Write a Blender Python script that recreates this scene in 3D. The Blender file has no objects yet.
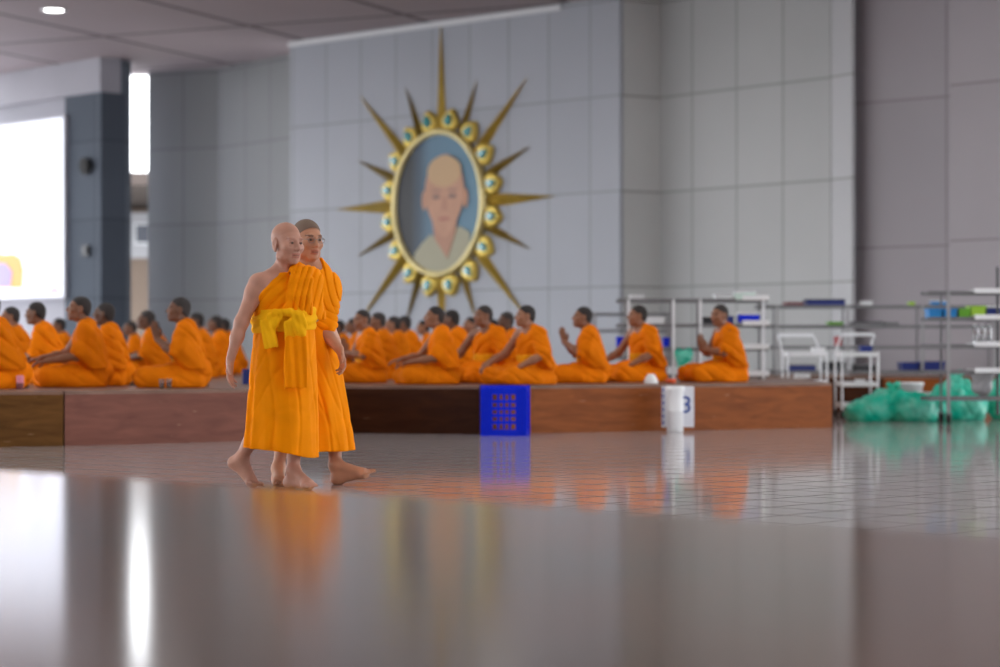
import bpy, bmesh, math, random
import numpy as np
from mathutils import Vector, Matrix, Euler

random.seed(7)
C = bpy.context.scene.collection
PI = math.pi
# ------------------------------------------------------------------ camera model
F = 2222.0          # focal length in pixels of the 1000 px wide frame
HC = 0.82           # camera height
HY = 350.0          # horizon row


def at(px, py, Y):
    return Vector(((px - 500) / F * Y, Y, HC - (py - HY) / F * Y))


def ground(px, py, z=0.0):
    Y = (HC - z) * F / (py - HY)
    return Vector(((px - 500) / F * Y, Y, z))


# ------------------------------------------------------------------ materials
def new_mat(name):
    m = bpy.data.materials.new(name)
    m.use_nodes = True
    nt = m.node_tree
    return m, nt, nt.nodes['Principled BSDF']


def pbr(name, col, rough=0.6, metal=0.0, spec=0.5, noise=None, bump=None, sheen=0.0, trans=0.0, rand=0.0, coat=0.0):
    """noise=(scale, amount) albedo variation; bump=(scale, strength)"""
    m, nt, b = new_mat(name)
    b.inputs['Base Color'].default_value = (*col, 1)
    b.inputs['Roughness'].default_value = rough
    b.inputs['Metallic'].default_value = metal
    b.inputs['Specular IOR Level'].default_value = spec
    b.inputs['Sheen Weight'].default_value = sheen
    b.inputs['Transmission Weight'].default_value = trans
    b.inputs['Coat Weight'].default_value = coat
    tc = nt.nodes.new('ShaderNodeTexCoord')
    last = None
    if noise:
        n = nt.nodes.new('ShaderNodeTexNoise')
        n.inputs['Scale'].default_value = noise[0]
        n.inputs['Detail'].default_value = 4
        nt.links.new(tc.outputs['Object'], n.inputs['Vector'])
        mr = nt.nodes.new('ShaderNodeMapRange')
        mr.inputs['From Min'].default_value = 0.3
        mr.inputs['From Max'].default_value = 0.7
        mr.inputs['To Min'].default_value = 1 - noise[1]
        mr.inputs['To Max'].default_value = 1 + noise[1]
        nt.links.new(n.outputs['Fac'], mr.inputs['Value'])
        mx = nt.nodes.new('ShaderNodeMix')
        mx.data_type = 'RGBA'
        mx.blend_type = 'MULTIPLY'
        mx.inputs[0].default_value = 1
        mx.inputs[6].default_value = (*col, 1)
        nt.links.new(mr.outputs['Result'], mx.inputs[7])
        last = mx.outputs[2]
    if rand:
        oi = nt.nodes.new('ShaderNodeObjectInfo')
        mr = nt.nodes.new('ShaderNodeMapRange')
        mr.inputs['To Min'].default_value = 1 - rand
        mr.inputs['To Max'].default_value = 1 + rand
        nt.links.new(oi.outputs['Random'], mr.inputs['Value'])
        mx = nt.nodes.new('ShaderNodeMix')
        mx.data_type = 'RGBA'
        mx.blend_type = 'MULTIPLY'
        mx.inputs[0].default_value = 1
        if last is None:
            mx.inputs[6].default_value = (*col, 1)
        else:
            nt.links.new(last, mx.inputs[6])
        nt.links.new(mr.outputs['Result'], mx.inputs[7])
        last = mx.outputs[2]
    if last is not None:
        nt.links.new(last, b.inputs['Base Color'])
    if bump:
        n = nt.nodes.new('ShaderNodeTexNoise')
        n.inputs['Scale'].default_value = bump[0]
        n.inputs['Detail'].default_value = 3
        nt.links.new(tc.outputs['Object'], n.inputs['Vector'])
        bp = nt.nodes.new('ShaderNodeBump')
        bp.inputs['Strength'].default_value = bump[1]
        bp.inputs['Distance'].default_value = 0.01
        nt.links.new(n.outputs['Fac'], bp.inputs['Height'])
        nt.links.new(bp.outputs['Normal'], b.inputs['Normal'])
    return m


def emit(name, col, strength):
    m, nt, b = new_mat(name)
    b.inputs['Base Color'].default_value = (*[c * 0.5 for c in col], 1)
    b.inputs['Emission Color'].default_value = (*col, 1)
    b.inputs['Emission Strength'].default_value = strength
    b.inputs['Roughness'].default_value = 0.4
    return m


def panel_mat(name, col, joint, w, h, off=(0, 0), rough=0.45, mortar=0.018, use_uv=True, rotz=0.0, spec=0.4, var=0.06, noise_amt=0.05, smooth=0.1,
              joint_rough=None, noise_scale=0.35, bumpy=0.0):
    """stacked rectangular panels or tiles with thin joints, laid out in metres"""
    m, nt, b = new_mat(name)
    tc = nt.nodes.new('ShaderNodeTexCoord')
    mp = nt.nodes.new('ShaderNodeMapping')
    mp.inputs['Location'].default_value = (off[0], off[1], 0)
    mp.inputs['Rotation'].default_value = (0, 0, rotz)
    nt.links.new(tc.outputs['UV' if use_uv else 'Object'], mp.inputs['Vector'])
    br = nt.nodes.new('ShaderNodeTexBrick')
    br.offset = 0
    br.squash = 1
    br.inputs['Color1'].default_value = (*[c * (1 - var) for c in col], 1)
    br.inputs['Color2'].default_value = (*[c * (1 + var) for c in col], 1)
    br.inputs['Mortar'].default_value = (*joint, 1)
    br.inputs['Scale'].default_value = 1
    br.inputs['Mortar Size'].default_value = mortar
    br.inputs['Mortar Smooth'].default_value = smooth
    br.inputs['Brick Width'].default_value = w
    br.inputs['Row Height'].default_value = h
    nt.links.new(mp.outputs['Vector'], br.inputs['Vector'])
    n = nt.nodes.new('ShaderNodeTexNoise')
    n.inputs['Scale'].default_value = noise_scale
    n.inputs['Detail'].default_value = 5
    nt.links.new(tc.outputs['Object'], n.inputs['Vector'])
    mr = nt.nodes.new('ShaderNodeMapRange')
    mr.inputs['From Min'].default_value = .3
    mr.inputs['From Max'].default_value = .7
    mr.inputs['To Min'].default_value = 1 - noise_amt
    mr.inputs['To Max'].default_value = 1 + noise_amt
    nt.links.new(n.outputs['Fac'], mr.inputs['Value'])
    mx = nt.nodes.new('ShaderNodeMix')
    mx.data_type = 'RGBA'
    mx.blend_type = 'MULTIPLY'
    mx.inputs[0].default_value = 1
    nt.links.new(br.outputs['Color'], mx.inputs[6])
    nt.links.new(mr.outputs['Result'], mx.inputs[7])
    nt.links.new(mx.outputs[2], b.inputs['Base Color'])
    b.inputs['Roughness'].default_value = rough
    b.inputs['Specular IOR Level'].default_value = spec
    if joint_rough is not None:
        r = nt.nodes.new('ShaderNodeMapRange')
        r.inputs['To Min'].default_value = rough
        r.inputs['To Max'].default_value = joint_rough
        nt.links.new(br.outputs['Fac'], r.inputs['Value'])
        nt.links.new(r.outputs['Result'], b.inputs['Roughness'])
    if bumpy:
        nn = nt.nodes.new('ShaderNodeTexNoise')
        nn.inputs['Scale'].default_value = 1.4
        nt.links.new(tc.outputs['Object'], nn.inputs['Vector'])
        bp = nt.nodes.new('ShaderNodeBump')
        bp.inputs['Strength'].default_value = bumpy
        bp.inputs['Distance'].default_value = 0.01
        nt.links.new(nn.outputs['Fac'], bp.inputs['Height'])
        nt.links.new(bp.outputs['Normal'], b.inputs['Normal'])
    return m


def wood_mat(name, col, col2, rough=.42, coat=.0):
    m, nt, b = new_mat(name)
    tc = nt.nodes.new('ShaderNodeTexCoord')
    mp = nt.nodes.new('ShaderNodeMapping')
    mp.inputs['Scale'].default_value = (1.3, 1.3, 7)
    nt.links.new(tc.outputs['Object'], mp.inputs['Vector'])
    n = nt.nodes.new('ShaderNodeTexNoise')
    n.inputs['Scale'].default_value = 2.2
    n.inputs['Detail'].default_value = 7
    n.inputs['Distortion'].default_value = 0.7
    nt.links.new(mp.outputs['Vector'], n.inputs['Vector'])
    cr = nt.nodes.new('ShaderNodeValToRGB')
    cr.color_ramp.elements[0].position = .3
    cr.color_ramp.elements[0].color = (*col, 1)
    cr.color_ramp.elements[1].position = .7
    cr.color_ramp.elements[1].color = (*col2, 1)
    nt.links.new(n.outputs['Fac'], cr.inputs['Fac'])
    # pale scuffs
    mp2 = nt.nodes.new('ShaderNodeMapping')
    mp2.inputs['Scale'].default_value = (2.2, 2.2, 14)
    nt.links.new(tc.outputs['Object'], mp2.inputs['Vector'])
    n2 = nt.nodes.new('ShaderNodeTexNoise')
    n2.inputs['Scale'].default_value = 2.0
    n2.inputs['Detail'].default_value = 3
    nt.links.new(mp2.outputs['Vector'], n2.inputs['Vector'])
    c2 = nt.nodes.new('ShaderNodeValToRGB')
    c2.color_ramp.elements[0].position = .70
    c2.color_ramp.elements[0].color = (0, 0, 0, 1)
    c2.color_ramp.elements[1].position = .78
    c2.color_ramp.elements[1].color = (.45, .45, .45, 1)
    nt.links.new(n2.outputs['Fac'], c2.inputs['Fac'])
    mx = nt.nodes.new('ShaderNodeMix')
    mx.data_type = 'RGBA'
    nt.links.new(c2.outputs['Color'], mx.inputs[0])
    nt.links.new(cr.outputs['Color'], mx.inputs[6])
    mx.inputs[7].default_value = (.62, .42, .25, 1)
    nt.links.new(mx.outputs[2], b.inputs['Base Color'])
    b.inputs['Roughness'].default_value = rough
    b.inputs['Coat Weight'].default_value = coat
    b.inputs['Specular IOR Level'].default_value = .12
    return m


def skin_mat(name, col, rand=0.0):
    m, nt, b = new_mat(name)
    at_ = nt.nodes.new('ShaderNodeAttribute')
    at_.attribute_name = 'tint'
    tc = nt.nodes.new('ShaderNodeTexCoord')
    n = nt.nodes.new('ShaderNodeTexNoise')
    n.inputs['Scale'].default_value = 14
    n.inputs['Detail'].default_value = 4
    nt.links.new(tc.outputs['Object'], n.inputs['Vector'])
    mr = nt.nodes.new('ShaderNodeMapRange')
    mr.inputs['From Min'].default_value = .3
    mr.inputs['From Max'].default_value = .7
    mr.inputs['To Min'].default_value = .9
    mr.inputs['To Max'].default_value = 1.08
    nt.links.new(n.outputs['Fac'], mr.inputs['Value'])
    mx = nt.nodes.new('ShaderNodeMix')
    mx.data_type = 'RGBA'
    mx.blend_type = 'MULTIPLY'
    mx.inputs[0].default_value = 1
    mx.inputs[6].default_value = (*col, 1)
    nt.links.new(at_.outputs['Color'], mx.inputs[7])
    m2 = nt.nodes.new('ShaderNodeMix')
    m2.data_type = 'RGBA'
    m2.blend_type = 'MULTIPLY'
    m2.inputs[0].default_value = 1
    nt.links.new(mx.outputs[2], m2.inputs[6])
    nt.links.new(mr.outputs['Result'], m2.inputs[7])
    last = m2.outputs[2]
    if rand:
        oi = nt.nodes.new('ShaderNodeObjectInfo')
        r = nt.nodes.new('ShaderNodeMapRange')
        r.inputs['To Min'].default_value = 1 - rand
        r.inputs['To Max'].default_value = 1 + rand
        nt.links.new(oi.outputs['Random'], r.inputs['Value'])
        m3 = nt.nodes.new('ShaderNodeMix')
        m3.data_type = 'RGBA'
        m3.blend_type = 'MULTIPLY'
        m3.inputs[0].default_value = 1
        nt.links.new(last, m3.inputs[6])
        nt.links.new(r.outputs['Result'], m3.inputs[7])
        last = m3.outputs[2]
    nt.links.new(last, b.inputs['Base Color'])
    b.inputs['Roughness'].default_value = .5
    b.inputs['Specular IOR Level'].default_value = .4
    b.inputs['Subsurface Weight'].default_value = .08
    b.inputs['Subsurface Radius'].default_value = (.012, .004, .002)
    return m


def cloth_mat(name, col, rand=0.0, rough=.75):
    m = pbr(name, col, rough=rough, spec=.06, sheen=.0, noise=(6, .07), bump=(90, .12), rand=rand)
    nt = m.node_tree
    b = nt.nodes['Principled BSDF']
    tc = nt.nodes.new('ShaderNodeTexCoord')
    mp = nt.nodes.new('ShaderNodeMapping')
    mp.inputs['Scale'].default_value = (1, 1, .45)
    mp.inputs['Rotation'].default_value = (.35, .5, 0)
    nt.links.new(tc.outputs['Object'], mp.inputs['Vector'])
    rn = nt.nodes.new('ShaderNodeTexNoise')
    rn.noise_type = 'RIDGED_MULTIFRACTAL'
    rn.inputs['Scale'].default_value = 4.2
    rn.inputs['Detail'].default_value = 1.5
    rn.inputs['Distortion'].default_value = .5
    nt.links.new(mp.outputs['Vector'], rn.inputs['Vector'])
    bp = nt.nodes.new('ShaderNodeBump')
    bp.inputs['Strength'].default_value = .85
    bp.inputs['Distance'].default_value = .075
    nt.links.new(rn.outputs['Fac'], bp.inputs['Height'])
    for l in list(nt.links):
        if l.to_node == b and l.to_socket.name == 'Normal':
            nt.links.new(bp.outputs['Normal'], l.from_node.inputs['Normal'])
    out = nt.nodes['Material Output']
    tr = nt.nodes.new('ShaderNodeBsdfTranslucent')
    tr.inputs['Color'].default_value = (*col, 1)
    ms = nt.nodes.new('ShaderNodeMixShader')
    ms.inputs[0].default_value = .12
    nt.links.new(b.outputs[0], ms.inputs[1])
    nt.links.new(tr.outputs[0], ms.inputs[2])
    nt.links.new(ms.outputs[0], out.inputs['Surface'])
    return m


# ------------------------------------------------------------------ object helpers
def tag(o, label=None, cat=None, group=None, kind=None):
    if label:
        o['label'] = label
    if cat:
        o['category'] = cat
    if group:
        o['group'] = group
    if kind:
        o['kind'] = kind
    return o


def thing(name, label, cat, loc=(0, 0, 0), rz=0.0, group=None):
    o = bpy.data.objects.new(name, None)
    o.empty_display_size = .1
    C.objects.link(o)
    o.location = loc
    o.rotation_euler = (0, 0, rz)
    return tag(o, label, cat, group)


def obj(name, bm, mat, parent=None, bevel=0.0, smooth=False, seg=2):
    if bevel:
        bmesh.ops.bevel(bm, geom=bm.edges[:], offset=bevel, segments=seg, affect='EDGES', clamp_overlap=True)
    bmesh.ops.recalc_face_normals(bm, faces=bm.faces[:])
    me = bpy.data.meshes.new(name)
    bm.to_mesh(me)
    bm.free()
    me.materials.append(mat)
    if smooth:
        me.polygons.foreach_set('use_smooth', [True] * len(me.polygons))
    o = bpy.data.objects.new(name, me)
    C.objects.link(o)
    if parent:
        o.parent = parent
    return o


def dup(root, loc=None, rz=None, label=None, group=None):
    r = root.copy()
    C.objects.link(r)
    if loc is not None:
        r.location = loc
    if rz is not None:
        r.rotation_euler = (0, 0, rz)
    if label:
        r['label'] = label
    if group:
        r['group'] = group
    for ch in list(root.children):
        c = ch.copy()
        C.objects.link(c)
        c.parent = r
        for g in list(ch.children):
            d = g.copy()
            C.objects.link(d)
            d.parent = c
    return r


def struct(name, bm, mat, bevel=0.0):
    o = obj(name, bm, mat, None, bevel)
    o['kind'] = 'structure'
    return o


def BM():
    return bmesh.new()


def box(bm, c, s, rot=None):
    """box centred at c with full sizes s"""
    M = Matrix.Translation(c)
    if rot is not None:
        M = M @ (rot.to_matrix().to_4x4() if isinstance(rot, Euler) else Matrix.Rotation(rot, 4, 'Z'))
    M = M @ Matrix.Diagonal((s[0], s[1], s[2], 1))
    bmesh.ops.create_cube(bm, size=1, matrix=M)


def cyl(bm, a, b, r, r2=None, seg=16, cap=True):
    a, b = Vector(a), Vector(b)
    d = b - a
    L = d.length
    q = d.to_track_quat('Z', 'Y')
    M = Matrix.Translation((a + b) / 2) @ q.to_matrix().to_4x4()
    bmesh.ops.create_cone(bm, cap_ends=cap, segments=seg, radius1=r, radius2=r if r2 is None else r2, depth=L, matrix=M)


def sph(bm, c, r, seg=16, rings=10):
    M = Matrix.Translation(c)
    if isinstance(r, (tuple, list)):
        M = M @ Matrix.Diagonal((*r, 1))
        r = 1
    bmesh.ops.create_uvsphere(bm, u_segments=seg, v_segments=rings, radius=r, matrix=M)


def lathe(bm, prof, seg=28, origin=(0, 0, 0)):
    ox, oy, oz = origin
    rings = []
    for r, z in prof:
        rings.append([bm.verts.new((ox + r * math.cos(2 * PI * k / seg), oy + r * math.sin(2 * PI * k / seg), oz + z)) for k in range(seg)])
    for i in range(len(rings) - 1):
        for k in range(seg):
            bm.faces.new((rings[i][k], rings[i][(k + 1) % seg], rings[i + 1][(k + 1) % seg], rings[i + 1][k]))
    if prof[0][0] > 1e-6:
        bm.faces.new(rings[0][::-1])
    if prof[-1][0] > 1e-6:
        bm.faces.new(rings[-1])


def prism(bm, poly, z0, z1):
    lo = [bm.verts.new((p[0], p[1], z0)) for p in poly]
    hi = [bm.verts.new((p[0], p[1], z1)) for p in poly]
    n = len(poly)
    bm.faces.new(lo[::-1])
    bm.faces.new(hi)
    for i in range(n):
        bm.faces.new((lo[i], lo[(i + 1) % n], hi[(i + 1) % n], hi[i]))


def tube(bm, pts, r, seg=8, closed=False):
    pts = [Vector(p) for p in pts]
    n = len(pts)
    rings = []
    for i, p in enumerate(pts):
        if closed:
            t = pts[(i + 1) % n] - pts[i - 1]
        else:
            t = pts[min(i + 1, n - 1)] - pts[max(i - 1, 0)]
        q = t.to_track_quat('Z', 'Y')
        rings.append([bm.verts.new(p + q @ Vector((r * math.cos(2 * PI * k / seg), r * math.sin(2 * PI * k / seg), 0))) for k in range(seg)])
    for i in range(n if closed else n - 1):
        A, B = rings[i], rings[(i + 1) % n]
        for k in range(seg):
            bm.faces.new((A[k], A[(k + 1) % seg], B[(k + 1) % seg], B[k]))
    if not closed:
        bm.faces.new(rings[0][::-1])
        bm.faces.new(rings[-1])


def np_obj(name, V, Q, mat, parent=None, smooth=True, tint=None):
    V = np.asarray(V, dtype=np.float32)
    Q = np.asarray(Q, dtype=np.int32)
    me = bpy.data.meshes.new(name)
    me.vertices.add(len(V))
    me.vertices.foreach_set('co', V.ravel())
    me.loops.add(Q.size)
    me.loops.foreach_set('vertex_index', Q.ravel())
    me.polygons.add(len(Q))
    me.polygons.foreach_set('loop_start', np.arange(0, Q.size, 4, dtype=np.int32))
    me.polygons.foreach_set('loop_total', np.full(len(Q), 4, dtype=np.int32))
    me.update(calc_edges=True)
    me.validate()
    if smooth:
        me.polygons.foreach_set('use_smooth', np.ones(len(me.polygons), dtype=bool))
    if tint is not None:
        a = me.color_attributes.new('tint', 'FLOAT_COLOR', 'POINT')
        a.data.foreach_set('color', np.concatenate([tint, np.ones((len(tint), 1))], 1).astype(np.float32).ravel())
    me.materials.append(mat)
    o = bpy.data.objects.new(name, me)
    C.objects.link(o)
    if parent:
        o.parent = parent
    return o


# ------------------------------------------------------------------ implicit surfaces
class SDF:
    def __init__(s, lo, hi, h):
        s.lo = np.array(lo, dtype=np.float64)
        s.h = h
        s.n = np.ceil((np.array(hi) - s.lo) / h).astype(int) + 1
        s.f = np.full(s.n, 1.0, dtype=np.float32)
        s.ax = [(s.lo[i] + h * np.arange(s.n[i])).astype(np.float32) for i in range(3)]

    def region(s, lo, hi):
        i0 = np.clip(np.floor((np.array(lo) - s.lo) / s.h).astype(int), 0, s.n)
        i1 = np.clip(np.ceil((np.array(hi) - s.lo) / s.h).astype(int) + 1, 0, s.n)
        sl = tuple(slice(a, b) for a, b in zip(i0, i1))
        P = (s.ax[0][sl[0]][:, None, None], s.ax[1][sl[1]][None, :, None], s.ax[2][sl[2]][None, None, :])
        return sl, P

    def _add(s, sl, d, k):
        a = s.f[sl]
        if a.size == 0:
            return
        if k > 0:
            hh = np.maximum(k - np.abs(a - d), 0) / k
            s.f[sl] = np.minimum(a, d) - hh * hh * k * .25
        else:
            s.f[sl] = np.minimum(a, d)

    def _sub(s, sl, d, k):
        a = s.f[sl]
        if a.size == 0:
            return
        d = -d
        if k > 0:
            hh = np.maximum(k - np.abs(a - d), 0) / k
            s.f[sl] = np.maximum(a, d) + hh * hh * k * .25
        else:
            s.f[sl] = np.maximum(a, d)

    def cap(s, a, b, ra, rb=None, k=.02, sub=False):
        a, b = np.array(a, float), np.array(b, float)
        rb = ra if rb is None else rb
        m = max(ra, rb) + k + 3 * s.h
        sl, (x, y, z) = s.region(np.minimum(a, b) - m, np.maximum(a, b) + m)
        ab = b - a
        L2 = max(float(ab @ ab), 1e-9)
        t = np.clip(((x - a[0]) * ab[0] + (y - a[1]) * ab[1] + (z - a[2]) * ab[2]) / L2, 0, 1)
        d = np.sqrt((x - a[0] - t * ab[0]) ** 2 + (y - a[1] - t * ab[1]) ** 2 + (z - a[2] - t * ab[2]) ** 2) - (ra + (rb - ra) * t)
        (s._sub if sub else s._add)(sl, d.astype(np.float32), k)
        return s

    def path(s, pts, rs, k=.02):
        for i in range(len(pts) - 1):
            s.cap(pts[i], pts[i + 1], rs[i], rs[i + 1], k)
        return s

    def ell(s, c, r, R=None, k=.02, sub=False):
        """R: 3x3 whose columns are the ellipsoid axes"""
        c = np.array(c, float)
        r = np.array([r] * 3 if np.isscalar(r) else r, float)
        m = r.max() + k + 3 * s.h
        sl, (x, y, z) = s.region(c - m, c + m)
        X, Y, Z = x - c[0], y - c[1], z - c[2]
        if R is not None:
            R = np.array(R, float)
            X, Y, Z = (R[0, 0] * X + R[1, 0] * Y + R[2, 0] * Z, R[0, 1] * X + R[1, 1] * Y + R[2, 1] * Z, R[0, 2] * X + R[1, 2] * Y + R[2, 2] * Z)
        k0 = np.sqrt((X / r[0]) ** 2 + (Y / r[1]) ** 2 + (Z / r[2]) ** 2)
        k1 = np.sqrt((X / r[0] ** 2) ** 2 + (Y / r[1] ** 2) ** 2 + (Z / r[2] ** 2) ** 2) + 1e-9
        d = k0 * (k0 - 1) / k1
        (s._sub if sub else s._add)(sl, d.astype(np.float32), k)
        return s

    def slab(s, c, half, R=None, r=.004, k=.01):
        c = np.array(c, float)
        m = float(np.linalg.norm(half)) + r + k + 3 * s.h
        sl, (x, y, z) = s.region(c - m, c + m)
        X, Y, Z = x - c[0], y - c[1], z - c[2]
        if R is not None:
            R = np.array(R, float)
            X, Y, Z = (R[0, 0] * X + R[1, 0] * Y + R[2, 0] * Z, R[0, 1] * X + R[1, 1] * Y + R[2, 1] * Z, R[0, 2] * X + R[1, 2] * Y + R[2, 2] * Z)
        qx, qy, qz = np.abs(X) - half[0], np.abs(Y) - half[1], np.abs(Z) - half[2]
        d = np.sqrt(np.maximum(qx, 0) ** 2 + np.maximum(qy, 0) ** 2 + np.maximum(qz, 0) ** 2) + np.minimum(np.maximum(np.maximum(qx, qy), qz), 0) - r
        s._add(sl, d.astype(np.float32), k)
        return s

    def P(s):
        return s.ax[0][:, None, None], s.ax[1][None, :, None], s.ax[2][None, None, :]

    def keep(s, p0, n, k=.008):
        """cut away everything on the side the normal n points to"""
        n = np.array(n, float)
        n /= np.linalg.norm(n)
        x, y, z = s.P()
        d = ((x - p0[0]) * n[0] + (y - p0[1]) * n[1] + (z - p0[2]) * n[2]).astype(np.float32)
        hh = np.maximum(k - np.abs(s.f - d), 0) / k
        s.f = np.maximum(s.f, d) + hh * hh * k * .25
        return s

    def displace(s, fn):
        x, y, z = s.P()
        s.f = (s.f - fn(x, y, z)).astype(np.float32)
        return s

    def mesh(s, smooth=1):
        f = s.f.copy()
        for ax in range(3):
            ix = [slice(None)] * 3
            ix[ax] = 0
            f[tuple(ix)] = np.maximum(f[tuple(ix)], .001)
            ix[ax] = -1
            f[tuple(ix)] = np.maximum(f[tuple(ix)], .001)
        sg = f < 0
        nx, ny, nz = f.shape
        cnt = np.zeros((nx - 1, ny - 1, nz - 1), np.int8)
        for dx in (0, 1):
            for dy in (0, 1):
                for dz in (0, 1):
                    cnt += sg[dx:nx - 1 + dx, dy:ny - 1 + dy, dz:nz - 1 + dz]
        act = (cnt > 0) & (cnt < 8)
        I, J, K = np.nonzero(act)
        vid = np.full(act.shape, -1, np.int32)
        vid[I, J, K] = np.arange(len(I))
        V = np.zeros((len(I), 3))
        W = np.zeros(len(I))
        off = [(0, 0, 0), (1, 0, 0), (0, 1, 0), (1, 1, 0), (0, 0, 1), (1, 0, 1), (0, 1, 1), (1, 1, 1)]
        vals = [f[I + a, J + b, K + c] for a, b, c in off]
        for a in range(8):
            for b in range(a + 1, 8):
                if sum(abs(off[a][i] - off[b][i]) for i in range(3)) != 1:
                    continue
                va, vb = vals[a], vals[b]
                cr = (va < 0) != (vb < 0)
                t = np.where(cr, va / np.where(cr, va - vb, 1), 0)
                oa, ob = np.array(off[a], float), np.array(off[b], float)
                V += cr[:, None] * (oa + t[:, None] * (ob - oa))
                W += cr
        V = V / W[:, None] + np.stack([I, J, K], 1)
        V = V * s.h + s.lo
        quads = []
        for ax in range(3):
            u, v = [(1, 2), (2, 0), (0, 1)][ax]
            sl0 = [slice(1, -1)] * 3
            sl1 = [slice(1, -1)] * 3
            sl0[ax] = slice(0, -1)
            sl1[ax] = slice(1, None)
            A, B = sg[tuple(sl0)], sg[tuple(sl1)]
            ch = np.stack(np.nonzero(A != B), 1)
            if len(ch) == 0:
                continue
            inside = A[ch[:, 0], ch[:, 1], ch[:, 2]]
            base = ch.copy()
            for q in range(3):
                if q != ax:
                    base[:, q] += 1
            eu, ev = np.zeros(3, int), np.zeros(3, int)
            eu[u] = 1
            ev[v] = 1

            def g(c):
                return vid[c[:, 0], c[:, 1], c[:, 2]]
            q = np.stack([g(base - eu - ev), g(base - ev), g(base), g(base - eu)], 1)
            q[~inside] = q[~inside][:, ::-1]
            quads.append(q)
        Q = np.concatenate(quads)
        Q = Q[(Q >= 0).all(1)]
        for _ in range(smooth):
            acc = np.zeros_like(V)
            w = np.zeros(len(V))
            for i in range(4):
                a, b = Q[:, i], Q[:, (i + 1) % 4]
                for j in range(3):
                    acc[:, j] += np.bincount(a, V[b, j], len(V)) + np.bincount(b, V[a, j], len(V))
                w += np.bincount(a, minlength=len(V)) + np.bincount(b, minlength=len(V))
            V = V * .5 + .5 * acc / np.maximum(w, 1)[:, None]
        return V, Q


def nrm(v):
    v = np.array(v, float)
    return v / np.linalg.norm(v)


def axes(yaw, pitch=0.0, roll=0.0):
    """head/torso frame; yaw turns the face (-Y at 0) towards +X, pitch > 0 looks up"""
    R = Matrix.Rotation(yaw, 3, 'Z') @ Matrix.Rotation(roll, 3, 'Y') @ Matrix.Rotation(-pitch, 3, 'X')
    return np.array(R)


def add_head(S, c, R, s=1.0, old=False):
    c = np.array(c, float)

    def W(*p):
        return c + s * (R @ np.array(p))

    def E(p, r, k=.015, sub=False):
        S.ell(W(*p), np.array(r) * s, R, k, sub)
    E((0, .018, .038), (.075, .094, .083), .02)
    E((0, -.022, -.030), (.064, .072, .086), .035)
    E((0, -.070, -.098), (.024, .020, .018), .03)
    for q in (-1, 1):
        E((q * .043, -.058, -.024), (.024, .026, .022), .025)
        E((q * .052, -.012, -.078), (.017, .030, .020), .03)
    S.cap(W(-.036, -.078, .024), W(.036, -.078, .024), .013 * s, k=.016)
    for q in (-1, 1):
        E((q * .031, -.097, .004), (.018, .014, .012), .010, True)
        E((q * .031, -.0785, .003), (.0135, .0115, .0105), .006)
    S.cap(W(0, -.088, .014), W(0, -.108, -.028), .0085 * s, .0125 * s, .010)
    for q in (-1, 1):
        E((q * .012, -.096, -.033), (.0095, .011, .008), .006)
    E((0, -.088, -.060), (.026, .014, .0075), .008)
    E((0, -.086, -.074), (.022, .013, .008), .008)
    S.cap(W(-.020, -.103, -.067), W(.020, -.103, -.067), .003 * s, k=.005, sub=True)
    if old:
        for q in (-1, 1):
            S.cap(W(q * .022, -.096, -.034), W(q * .040, -.078, -.080), .0035 * s, k=.008, sub=True)
            S.cap(W(q * .022, -.098, -.014), W(q * .046, -.083, -.018), .003 * s, k=.007, sub=True)
    for q in (-1, 1):
        E((q * .079, .012, -.006), (.010, .024, .036), .008)
        E((q * .089, .006, -.001), (.007, .012, .019), .006, True)
        E((q * .078, .004, -.040), (.008, .012, .012), .008)


def head_tint(V, c, R, s=1.0, lips=(.85, .55, .5), brow=(.35, .3, .28), stubble=None, low=1.0):
    """skin colour pattern of a face: brows, eyes, lips, shaved scalp"""
    T = np.ones((len(V), 3))
    L = ((V - np.array(c)) @ R) / s
    x, y, z = np.abs(L[:, 0]), L[:, 1], L[:, 2]
    near = (np.linalg.norm(L, axis=1) < .17)

    def blob(cx, cz, rx, rz, ymax=-.05):
        return near & (y < ymax) & (((x - cx) / rx) ** 2 + ((z - cz) / rz) ** 2 < 1)
    if stubble is not None:
        w = np.clip((z - .028 - np.clip((-y) * .45, -.04, .05)) / .012, 0, 1) * near
        w = np.maximum(w, np.clip((y - .01) / .01, 0, 1) * np.clip((z + .05) / .01, 0, 1) * near * (x < .083))
        T = T * (1 - w[:, None]) + np.array(stubble) * w[:, None]
    m = blob(.033, .0265, .021, .006)
    T[m] = brow
    m = blob(.031, .003, .0155, .0065, -.07)
    T[m] = (.55, .5, .48)
    m = blob(.031, .003, .0065, .0065, -.07)
    T[m] = (.08, .07, .07)
    m = near & (y < -.07) & (np.abs(L[:, 0]) < .026) & (np.abs(z + .067) < .014)
    T[m] = lips
    m = near & (y < -.07) & (np.abs(L[:, 0]) < .023) & (np.abs(z + .067) < .003)
    T[m] = np.array(lips) * .55
    return T


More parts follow.
